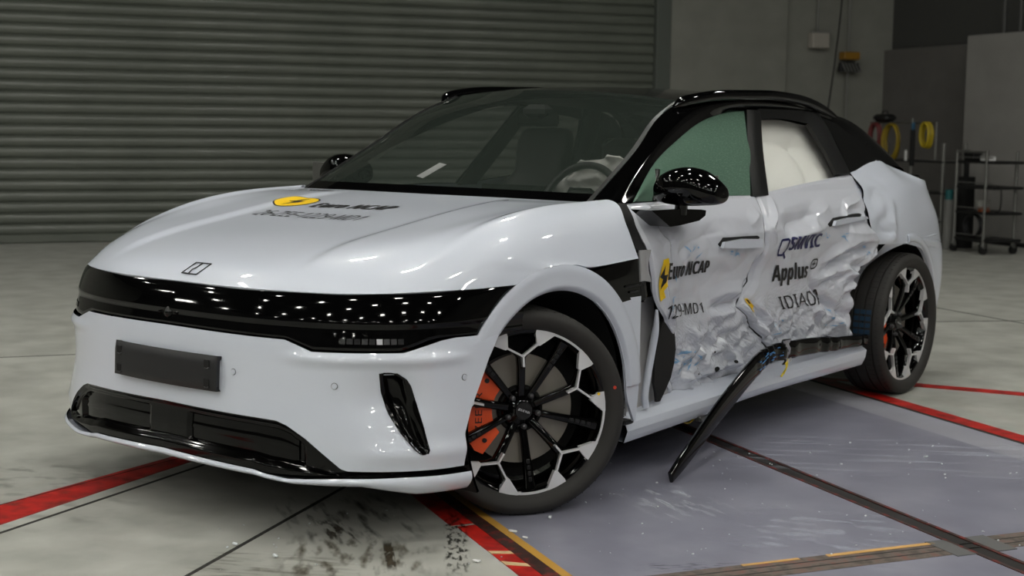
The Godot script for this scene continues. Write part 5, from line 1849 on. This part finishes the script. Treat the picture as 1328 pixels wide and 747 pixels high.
# lettering laid on a surface: text box corners in the surface's own pair of coordinates
func laid_text(text: String, font: String, bold: bool, corner: Array, surface: Callable, m: Material, parent: Node) -> MeshInstance3D:
	var tm := TextMesh.new()
	tm.text = text
	var f := SystemFont.new()
	f.font_names = PackedStringArray([font])
	f.font_weight = 700 if bold else 400
	tm.font = f
	tm.font_size = 48
	tm.pixel_size = 0.01
	tm.depth = 0.0
	var A := tm.get_mesh_arrays()
	var V: PackedVector3Array = A[Mesh.ARRAY_VERTEX]
	var I: PackedInt32Array = A[Mesh.ARRAY_INDEX]
	var bb := tm.get_aabb()
	var tris := []
	for k in range(0, I.size(), 3):
		var q := []
		for i in 3:
			var v := V[I[k + i]]
			q.append(Vector2((v.x - bb.position.x) / bb.size.x, (v.y - bb.position.y) / bb.size.y))
		tris.append(q)
		if bold:
			for o in [-0.006, 0.006]:
				tris.append([q[0] + Vector2(o, 0), q[1] + Vector2(o, 0), q[2] + Vector2(o, 0)])
	return laid("lettering", tris, corner, surface, m, parent)


func laid(called: String, tris: Array, corner: Array, surface: Callable, m: Material, parent: Node) -> MeshInstance3D:
	# corner: lower left, lower right, upper left, upper right
	var place := func(v: Vector2) -> Vector2: return (corner[0] as Vector2).lerp(corner[1], v.x).lerp((corner[2] as Vector2).lerp(corner[3], v.x), v.y)
	var P := PackedVector3Array()
	var todo := []
	for t in tris:
		todo.append([place.call(t[0]), place.call(t[1]), place.call(t[2])])
	var guard := 0
	while not todo.is_empty() and guard < 60000:
		guard += 1
		var t: Array = todo.pop_back()
		var best := 0
		var L := 0.0
		for k in 3:
			var d: float = (t[k] as Vector2).distance_to(t[(k + 1) % 3])
			if d > L:
				L = d
				best = k
		if L > 0.010:
			var a: Vector2 = t[best]
			var b: Vector2 = t[(best + 1) % 3]
			var c: Vector2 = t[(best + 2) % 3]
			todo.append([a, (a + b) / 2, c])
			todo.append([(a + b) / 2, b, c])
			continue
		for k in 3:
			P.append(surface.call(t[k]))
	var st := SurfaceTool.new()
	st.begin(Mesh.PRIMITIVE_TRIANGLES)
	for k in range(0, P.size(), 3):
		for i in 3:
			st.set_uv(Vector2.ZERO)
			st.add_vertex(P[k + i])
	st.generate_normals()
	return mi(called, st.commit(), m, parent)


func fan(poly: Array) -> Array:
	var q := PackedVector2Array(poly)
	var T := Geometry2D.triangulate_polygon(q)
	var out := []
	for k in range(0, T.size(), 3):
		out.append([q[T[k]], q[T[k + 1]], q[T[k + 2]]])
	return out


const BOLT := [Vector2(0.58, 0.96), Vector2(0.24, 0.46), Vector2(0.45, 0.46), Vector2(0.36, 0.04), Vector2(0.76, 0.56), Vector2(0.54, 0.56)]


func decals() -> void:
	var hood: Node = car.get_node("bonnet")
	var hs := func(v: Vector2) -> Vector3: return bonnet_at(v.x, v.y) + Vector3(0, 0.0016, 0.0006)
	var hs2 := func(v: Vector2) -> Vector3: return bonnet_at(v.x, v.y) + Vector3(0, 0.0024, 0.0008)
	# round yellow emblem: dark rim, yellow face, dark bolt
	var disc := []
	for i in 36:
		disc.append(Vector2(0.5 + 0.5 * cos(TAU * i / 36.0), 0.5 + 0.5 * sin(TAU * i / 36.0)))
	var c := Vector2(-0.385, -0.048)
	var box := func(r: float) -> Array: return [c + Vector2(-r, r), c + Vector2(r, r), c + Vector2(-r, -r), c + Vector2(r, -r)]
	var inner := func(v: Vector2) -> Vector3: return bonnet_at(v.x, v.y) + Vector3(0, 0.0010, 0.0004)
	laid("emblem", fan(disc), box.call(0.094), inner, M.ink, hood)
	laid("emblem_face", fan(disc), box.call(0.087), hs, M.yellow, hood)
	laid("emblem_bolt", fan(BOLT), box.call(0.075), hs2, M.ink, hood)
	laid_text("Euro NCAP", "Droid Sans", true, [Vector2(-0.245, 0.025), Vector2(0.135, -0.005), Vector2(-0.245, -0.06), Vector2(0.135, -0.09)], hs, M.ink, hood)
	laid_text("26-ZEE-1229-MD1", "Droid Sans", false, [Vector2(-0.365, 0.205), Vector2(0.165, 0.195), Vector2(-0.365, 0.120), Vector2(0.165, 0.110)], hs, M.ink, hood)
	# on the crumpled doors
	var ds := func(v: Vector2) -> Vector3: return Vector3(door_x(v.y, v.x) + 0.0034, v.y, v.x)
	var ds2 := func(v: Vector2) -> Vector3: return Vector3(door_x(v.y, v.x) + 0.0050, v.y, v.x)
	var fd: Node = car.get_node("front_door")
	var rd: Node = car.get_node("rear_door")
	var unit := [Vector2(0, 0), Vector2(1, 0), Vector2(0, 1), Vector2(1, 1)]
	laid("emblem_face", fan([Vector2(-0.69, 0.816), Vector2(-0.729, 0.820), Vector2(-0.744, 0.75), Vector2(-0.728, 0.715), Vector2(-0.715, 0.695), Vector2(-0.732, 0.668), Vector2(-0.70, 0.655), Vector2(-0.686, 0.69), Vector2(-0.676, 0.715), Vector2(-0.668, 0.75), Vector2(-0.674, 0.785)]), unit, ds, M.yellow, fd)
	laid("emblem_bolt", fan([Vector2(-0.669, 0.752), Vector2(-0.70, 0.795), Vector2(-0.697, 0.757), Vector2(-0.738, 0.757), Vector2(-0.690, 0.70), Vector2(-0.694, 0.742)]), unit, ds2, M.ink, fd)
	laid_text("Euro NCAP", "Droid Sans", true, [Vector2(-0.745, 0.733), Vector2(-1.09, 0.738), Vector2(-0.735, 0.800), Vector2(-1.072, 0.787)], ds, M.ink, fd)
	laid_text("1229-MD1", "Droid Sans", false, [Vector2(-0.765, 0.580), Vector2(-1.10, 0.573), Vector2(-0.755, 0.636), Vector2(-1.088, 0.614)], ds, M.ink, fd)
	laid_text("SMVIC", "Droid Sans", true, [Vector2(-1.737, 0.785), Vector2(-2.043, 0.783), Vector2(-1.715, 0.846), Vector2(-2.012, 0.848)], ds, M.blue_ink, rd)
	laid_text("Applus", "Droid Sans", true, [Vector2(-1.663, 0.630), Vector2(-1.995, 0.622), Vector2(-1.644, 0.730), Vector2(-1.962, 0.722)], ds, M.ink, rd)
	laid_text("IDIADA", "Droid Sans", false, [Vector2(-1.789, 0.520), Vector2(-2.161, 0.515), Vector2(-1.729, 0.580), Vector2(-2.137, 0.584)], ds, M.ink, rd)
	# angular open emblem before the blue lettering, and the plus in its rounded box
	var q := [Vector2(-1.655, 0.835), Vector2(-1.705, 0.838), Vector2(-1.712, 0.80), Vector2(-1.695, 0.768), Vector2(-1.650, 0.770), Vector2(-1.640, 0.80)]
	for k in 6:
		var a: Vector2 = q[k]
		var b: Vector2 = q[(k + 1) % 6]
		var n := (b - a).normalized().orthogonal() * 0.005
		laid("emblem_line", fan([a + n, b + n, b - n, a - n]), unit, ds, M.blue_ink, rd)
	var tl := [Vector2(-1.690, 0.780), Vector2(-1.722, 0.752)]
	var tn: Vector2 = (tl[1] - tl[0]).normalized().orthogonal() * 0.006
	laid("emblem_line", fan([tl[0] + tn, tl[1] + tn, tl[1] - tn, tl[0] - tn]), unit, ds, M.blue_ink, rd)
	var pc := Vector2(-2.026, 0.706)
	for seg in [[Vector2(-0.032, -0.012), Vector2(-0.032, 0.012)], [Vector2(-0.032, 0.012), Vector2(-0.02, 0.021)], [Vector2(-0.02, 0.021), Vector2(0.02, 0.021)], [Vector2(0.02, 0.021), Vector2(0.032, 0.012)], [Vector2(0.032, 0.012), Vector2(0.032, -0.012)], [Vector2(0.032, -0.012), Vector2(0.02, -0.021)], [Vector2(0.02, -0.021), Vector2(-0.02, -0.021)], [Vector2(-0.02, -0.021), Vector2(-0.032, -0.012)], [Vector2(-0.017, 0), Vector2(0.017, 0)], [Vector2(0, -0.011), Vector2(0, 0.011)]]:
		var a: Vector2 = pc + seg[0]
		var b: Vector2 = pc + seg[1]
		var n := (b - a).normalized().orthogonal() * 0.0035
		laid("emblem_line", fan([a + n, b + n, b - n, a - n]), unit, ds, M.ink, rd)
	# half-torn yellow target sticker and blue barrier scuffs
	laid("sticker", fan([Vector2(-1.433, 0.598), Vector2(-1.462, 0.598), Vector2(-1.520, 0.560), Vector2(-1.515, 0.535), Vector2(-1.47, 0.548)]), unit, ds, M.yellow, rd)
	laid("sticker_mark", fan([Vector2(-1.447, 0.596), Vector2(-1.468, 0.590), Vector2(-1.495, 0.572), Vector2(-1.468, 0.576)]), unit, ds2, M.ink, rd)
	var scuff := mat(Color(0.50, 0.66, 0.80), 0.5)
	for z in [[fd, -0.95, 0.40, 0.10, 0.05, 14], [fd, -1.0, 0.36, 0.12, 0.04, 10], [fd, -0.93, 0.83, 0.08, 0.02, 7], [fd, -0.82, 0.68, 0.02, 0.07, 6], [fd, -1.28, 0.80, 0.04, 0.012, 6], [rd, -2.28, 0.44, 0.09, 0.04, 9], [rd, -2.15, 0.83, 0.12, 0.02, 8], [rd, -1.72, 0.42, 0.10, 0.05, 7], [rd, -2.48, 0.745, 0.05, 0.02, 5]]:
		for k in z[5]:
			var p := Vector2(z[1] + rng.randf_range(-1, 1) * z[3], z[2] + rng.randf_range(-1, 1) * z[4])
			var L := rng.randf_range(0.006, 0.03)
			var w := rng.randf_range(0.0015, 0.006)
			var d := Vector2(L, 0).rotated(rng.randf_range(-0.9, 0.9))
			var n := d.orthogonal().normalized() * w
			laid("blue_scuff", [[p - d, p + n, p + d], [p - d, p + d, p - n]], unit, ds, scuff, z[0])
	# bolt holes torn in the foot of the front door
	for e in [[-1.225, 0.325, 0.016, 0.012], [-1.29, 0.308, 0.007, 0.006], [-1.225, 0.395, 0.006, 0.005], [-1.40, 0.335, 0.007, 0.007], [-1.11, 0.318, 0.004, 0.004], [-1.13, 0.318, 0.004, 0.004]]:
		var P := []
		for i in 12:
			P.append(Vector2(e[0] + e[2] * cos(TAU * i / 12.0), e[1] + e[3] * sin(TAU * i / 12.0)))
		laid("torn_hole", fan(P), unit, ds, M.dark, fd)


# ---------------------------------------------------------------- behind the car
func group_node(called: String, at: Vector3, label: String, category: String) -> Node3D:
	var n := Node3D.new()
	n.name = called
	n.position = at
	n.rotation.y = -PI / 6.0
	add_child(n, true)
	tag(n, label, category)
	return n


func background() -> void:
	# tall white board leaning nowhere: it stands before the grey wall
	var board := tri(mat(Color(1, 1, 1), 0.6), 0.6)
	board.albedo_texture = noise_tex(0.01, [[0.0, Color(0.52, 0.51, 0.50)], [1.0, Color(0.58, 0.57, 0.56)]], 256, 4, 41)
	var b := group_node("partition_board", hall(-7.0, -10.05), "tall pale grey partition board standing against the dark wall", "partition")
	mi("board", box_mesh(Vector3(3.85, 2.40, 0.12), 0.01), board, b).position = Vector3(0, 1.24, 0)
	mi("foot_rail", box_mesh(Vector3(3.7, 0.04, 0.2), 0.01), M.dark, b).position = Vector3(0, 0.02, 0)
	var grey := mat(Color(0.45, 0.45, 0.44), 0.5)
	# socket box with conduit on the white wall
	var jb := group_node("junction_box", hall(-10.93, -9.22, 2.46), "small pale junction box with a conduit on the white wall", "junction box")
	mi("box", box_mesh(Vector3(0.12, 0.20, 0.26), 0.01), mat(Color(0.62, 0.60, 0.57), 0.6), jb).position = Vector3(0.03, 0, 0)
	mi("lid", box_mesh(Vector3(0.02, 0.03, 0.30), 0.005), grey, jb).position = Vector3(0.08, 0.10, 0)
	mi("conduit", tube(PackedVector3Array([Vector3(0.03, 0.1, 0.02), Vector3(0.03, 3.2, 0.02)]), 0.012), grey, jb)
	# black cable hanging beside it
	var cb := group_node("hanging_cable", hall(-10.7, -9.30, 0.0), "thin black cable hanging in front of the white wall", "cable")
	mi("cable", tube(spl([Vector3(0.0, 0.4, 0.12), Vector3(0.0, 1.2, 0.08), Vector3(0.02, 2.2, -0.03), Vector3(0.03, 3.2, -0.11), Vector3(0.02, 5.5, -0.2)], 30), 0.010), M.dark, cb)
	# yellow-capped wall lamp at the corner
	var wl := group_node("wall_lamp", hall(-10.85, -9.67, 2.17), "small yellow-topped wall light with a dark grille in the corner", "lamp")
	mi("cap", box_mesh(Vector3(0.14, 0.10, 0.24), 0.01), mat(Color(0.55, 0.40, 0.10), 0.5), wl).position = Vector3(0, 0.1, 0)
	for k in 6:
		mi("grille_bar", box_mesh(Vector3(0.015, 0.13, 0.015), 0.003), grey, wl).transform = Transform3D(Basis.from_euler(Vector3(0.5, 0, 0)), Vector3(0.06, -0.05, -0.13 + k * 0.05))
	mi("lamp_body", box_mesh(Vector3(0.08, 0.12, 0.30), 0.01), M.plastic, wl).position = Vector3(0.0, -0.05, 0)
	mi("conduit", tube(PackedVector3Array([Vector3(-0.03, 0.15, 0.0), Vector3(-0.03, 3.2, 0.0)]), 0.012), grey, wl)
	mi("conduit", tube(PackedVector3Array([Vector3(-0.03, -0.1, 0.0), Vector3(-0.03, -1.2, 0.0)]), 0.012), grey, wl)

	# wire rack with hung hoses, half hidden behind the tail of the car
	var steel := mat(Color(0.5, 0.5, 0.49), 0.35, 0.8)
	var rk := group_node("wire_rack", hall(-8.8, -9.1), "chrome wire rack behind the tail of the car", "rack")
	for x in [-0.8, 0.66]:
		for z in [-0.3, 0.0]:
			mi("post", tube(PackedVector3Array([Vector3(x, 0.0, z), Vector3(x, 1.17, z)]), 0.022), steel, rk)
	mi("tall_post", tube(PackedVector3Array([Vector3(0.10, 0.0, 0.02), Vector3(0.10, 1.45, 0.02)]), 0.016), steel, rk)
	for y in [0.28, 0.60, 0.955]:
		mi("shelf", box_mesh(Vector3(1.5, 0.02, 0.36), 0.006), M.plastic, rk).position = Vector3(-0.07, y, -0.15)
		for k in 9:
			mi("shelf_wire", tube(PackedVector3Array([Vector3(-0.8 + k * 0.18, y + 0.014, -0.32), Vector3(-0.8 + k * 0.18, y + 0.014, 0.03)]), 0.004, -1.0, 5), steel, rk)
	mi("hanger_bar", tube(PackedVector3Array([Vector3(-0.8, 1.40, -0.05), Vector3(0.45, 1.40, -0.05)]), 0.012), steel, rk)
	for x in [-0.8, 0.45]:
		mi("hanger_post", tube(PackedVector3Array([Vector3(x, 0.95, -0.05), Vector3(x, 1.41, -0.05)]), 0.012), steel, rk)
	# hoses hanging from the bar
	for h in [[-0.30, 1.17, 0.15, 0.21, Color(0.50, 0.42, 0.07), "coiled yellow hose hanging nearer the car", 5], [0.36, 1.25, 0.09, 0.15, Color(0.62, 0.54, 0.07), "coiled bright yellow hose right of the tall rack post", 6], [-0.62, 1.20, 0.10, 0.19, Color(0.40, 0.16, 0.16), "coiled dull red hose hanging leftmost on the rack", 5]]:
		var n := group_node("hose_coil", rk.transform * Vector3(h[0], 0, 0.02), h[5], "hose")
		for k in h[6]:
			var loop := PackedVector3Array()
			var rx: float = h[2] * rng.randf_range(0.8, 1.0)
			var ry: float = h[3] * rng.randf_range(0.85, 1.05)
			for i in 29:
				var t := TAU * i / 28.0
				loop.append(Vector3(rx * cos(t) + rng.randf_range(-0.002, 0.002), h[1] + (h[3] - ry) + ry * sin(t), 0.012 * k - 0.03))
			mi("hose_loop", tube(loop, 0.013, -1.0, 8), mat(h[4] * rng.randf_range(0.85, 1.1), 0.5), n)
	var bag := group_node("black_case", rk.transform * Vector3(-0.53, 1.412, -0.05), "small black case lying on top of the rack's bar", "case")
	mi("case", box_mesh(Vector3(0.30, 0.09, 0.16), 0.03), M.black, bag).position.y = 0.045
	mi("handle", tube(spl([Vector3(-0.06, 0.09, 0), Vector3(-0.04, 0.125, 0), Vector3(0.04, 0.125, 0), Vector3(0.06, 0.09, 0)], 12), 0.008), M.black, bag)
	var tag_ := group_node("paper_tag", rk.transform * Vector3(0.04, 0.96, 0.05), "white paper tag hanging on the tall rack post", "tag")
	mi("card", box_mesh(Vector3(0.045, 0.12, 0.004), 0.001), M.white, tag_).position.y = 0.06
	var tool := group_node("black_tool", rk.transform * Vector3(0.17, 0.90, 0.06), "long black tool with a blue tip hanging beside the tall post", "tool")
	mi("body", tube(PackedVector3Array([Vector3(0, 0, 0), Vector3(0, 0.42, 0)]), 0.035, 0.025), M.dark, tool)
	mi("tip", tube(PackedVector3Array([Vector3(0, 0.40, 0), Vector3(0, 0.50, 0)]), 0.02, 0.02), mat(Color(0.08, 0.30, 0.42), 0.4), tool)

	# black trolley with loaded shelves
	var tr := group_node("tool_trolley", hall(-7.3, -9.0), "black open trolley with chrome posts in front of the pale board", "trolley")
	for x in [-0.29, 0.19]:
		for z in [-0.25, 0.15]:
			mi("post", tube(PackedVector3Array([Vector3(x, 0.10, z), Vector3(x, 1.10, z)]), 0.018), steel, tr)
			mi("caster", lathe([Vector2(-0.02, 0.0), Vector2(-0.02, 0.045), Vector2(0.02, 0.045), Vector2(0.02, 0.0)], 18, true), M.black, tr).position = Vector3(x, 0.046, z)
			mi("caster_fork", box_mesh(Vector3(0.05, 0.06, 0.05), 0.01), steel, tr).position = Vector3(x, 0.09, z)
	for y in [0.15, 0.44, 0.71, 0.98]:
		mi("shelf", box_mesh(Vector3(0.62, 0.03, 0.42), 0.01), M.black, tr).position = Vector3(0.0, y, -0.05)
		mi("shelf_rim", tube(PackedVector3Array([Vector3(-0.30, y + 0.05, 0.155), Vector3(0.30, y + 0.05, 0.155)]), 0.006), steel, tr)
	mi("top_bar", tube(PackedVector3Array([Vector3(-0.29, 1.09, 0.15), Vector3(0.19, 1.09, 0.15)]), 0.012), steel, tr)
	mi("side_bar", tube(spl([Vector3(0.30, 0.73, 0.1), Vector3(0.37, 0.70, 0.1), Vector3(0.37, 0.50, 0.1), Vector3(0.30, 0.46, 0.1)], 16), 0.008), M.black, tr)
	var box_a := group_node("box", tr.transform * Vector3(0.12, 0.995, 0.08), "white box on the top trolley shelf", "box")
	mi("box", box_mesh(Vector3(0.14, 0.05, 0.1), 0.008), M.white, box_a).position.y = 0.025
	mi("lid", box_mesh(Vector3(0.145, 0.012, 0.105), 0.004), grey, box_a).position.y = 0.052
	var box_b := group_node("box", tr.transform * Vector3(-0.16, 0.995, 0.05), "black box on the top trolley shelf", "box")
	mi("box", box_mesh(Vector3(0.16, 0.07, 0.12), 0.01), M.black, box_b).position.y = 0.035
	mi("lid", box_mesh(Vector3(0.165, 0.015, 0.125), 0.004), M.plastic, box_b).position.y = 0.072
	var bowl := group_node("orange_roll", tr.transform * Vector3(0.08, 0.455, 0.07), "orange roll of tape lying on the second trolley shelf", "tape")
	mi("roll", lathe([Vector2(-0.02, 0.03), Vector2(-0.02, 0.06), Vector2(0.02, 0.06), Vector2(0.02, 0.03), Vector2(-0.02, 0.03)], 24, true), mat(Color(0.6, 0.28, 0.08), 0.5), bowl).transform = Transform3D(Basis(Vector3.UP, Vector3.LEFT, Vector3(0, 0, 1)), Vector3(0, 0.021, 0))
	var dish := group_node("plastic_tub", tr.transform * Vector3(-0.12, 0.455, -0.08), "pale plastic tub behind the orange roll", "tub")
	mi("tub", lathe([Vector2(0.0, 0.0), Vector2(0.0, 0.06), Vector2(0.11, 0.075), Vector2(0.11, 0.07), Vector2(0.006, 0.056), Vector2(0.006, 0.0)], 24, true), mat(Color(0.6, 0.6, 0.58), 0.4), dish).transform = Transform3D(Basis(Vector3.UP, Vector3.LEFT, Vector3(0, 0, 1)), Vector3.ZERO)
	var coil := group_node("cable_coil", tr.transform * Vector3(-0.08, 0.165, 0.05), "dark cable coil on the lowest trolley shelf", "cable")
	for k in 3:
		var loop := PackedVector3Array()
		for i in 29:
			var t := TAU * i / 28.0
			loop.append(Vector3(0.13 * cos(t), 0.13 + 0.12 * sin(t), 0.02 * k))
		mi("loop", tube(loop, 0.009, -1.0, 8), M.plastic, coil)
	# white cylinder standing left of the trolley
	var cy := group_node("white_cylinder", hall(-7.86, -8.98), "tall white cylinder with a teal cap left of the trolley", "cylinder")
	mi("body", tube(spl([Vector3(0, 0.0, 0), Vector3(0, 0.2, 0), Vector3(0, 0.40, 0), Vector3(0, 0.55, 0)], 12), 0.055), grey, cy)
	mi("cap", tube(PackedVector3Array([Vector3(0, 0.55, 0), Vector3(0, 0.66, 0)]), 0.045), mat(Color(0.05, 0.35, 0.36), 0.5), cy)
	var bk := group_node("black_canister", hall(-7.92, -9.25), "black canister with a handle behind the white cylinder", "canister")
	mi("body", tube(PackedVector3Array([Vector3(0, 0.0, 0), Vector3(0, 0.8, 0)]), 0.10), M.dark, bk)
	mi("neck", tube(PackedVector3Array([Vector3(0, 0.8, 0), Vector3(0, 1.1, 0)]), 0.03), M.dark, bk)
	# low platform dolly under the board
	var dl := group_node("platform_dolly", hall(-5.9, -9.4), "low wooden platform dolly on casters below the pale board", "dolly")
	mi("deck", box_mesh(Vector3(1.6, 0.035, 0.5), 0.008), mat(Color(0.22, 0.17, 0.13), 0.7), dl).position = Vector3(0, 0.055, 0)
	for x in [-0.7, 0.7]:
		for z in [-0.18, 0.18]:
			mi("caster", lathe([Vector2(-0.012, 0.0), Vector2(-0.012, 0.019), Vector2(0.012, 0.019), Vector2(0.012, 0.0)], 14, true), M.black, dl).position = Vector3(x, 0.019, z)


# ---------------------------------------------------------------- crumbs of glass and paint on the floor
func debris() -> void:
	var st := SurfaceTool.new()
	st.begin(Mesh.PRIMITIVE_TRIANGLES)
	for i in 230:
		var p := hall(rng.randf_range(0.2, 3.2), rng.randf_range(-2.5, -0.2))
		if i < 20:
			p = hall(rng.randf_range(0.5, 1.3), rng.randf_range(-0.1, 0.9))
		var s := rng.randf_range(0.0016, 0.0042)
		if rng.randf() < 0.06:
			s = 0.008
		var b := Basis.from_euler(Vector3(rng.randf() * 0.4, rng.randf() * TAU, rng.randf() * 0.4))
		add_polys(st, box_polys(Vector3(s * 2.0, s, s * 1.4), s * 0.2, Transform3D(b, p + Vector3(0, 0.003 + s * 0.5, 0))))
	var o := mi("glass_crumbs", st.commit(), mat(Color(0.85, 0.87, 0.88), 0.2), self)
	o.set_meta("kind", "stuff")
	tag(o, "scattered crumbs of broken glass and white paint on the blue-grey floor plates", "debris")
	# larger flakes
	var spots := [[0.985, 0.30, 0.020, "white paint flake on the red edge strip"], [1.06, 0.33, 0.014, "small white paint flake on the rusty steel edge"], [1.10, 0.62, 0.018, "white paint flake on the grey floor beside the red edge"]]
	for e in spots:
		var n := Node3D.new()
		n.name = "paint_flake"
		n.position = Vector3(e[0], 0.0045, e[1])
		add_child(n, true)
		tag(n, e[3], "paint flake", "")
		mi("flake", plate_flat(e[2]), M.white, n)


func plate_flat(s: float) -> ArrayMesh:
	var P := []
	for i in 7:
		var t := TAU * i / 7.0
		var r := s * rng.randf_range(0.5, 1.0)
		P.append(Vector3(r * cos(t), 0, r * 0.6 * sin(t)))
	return slab(P, 0.0, 0.003)
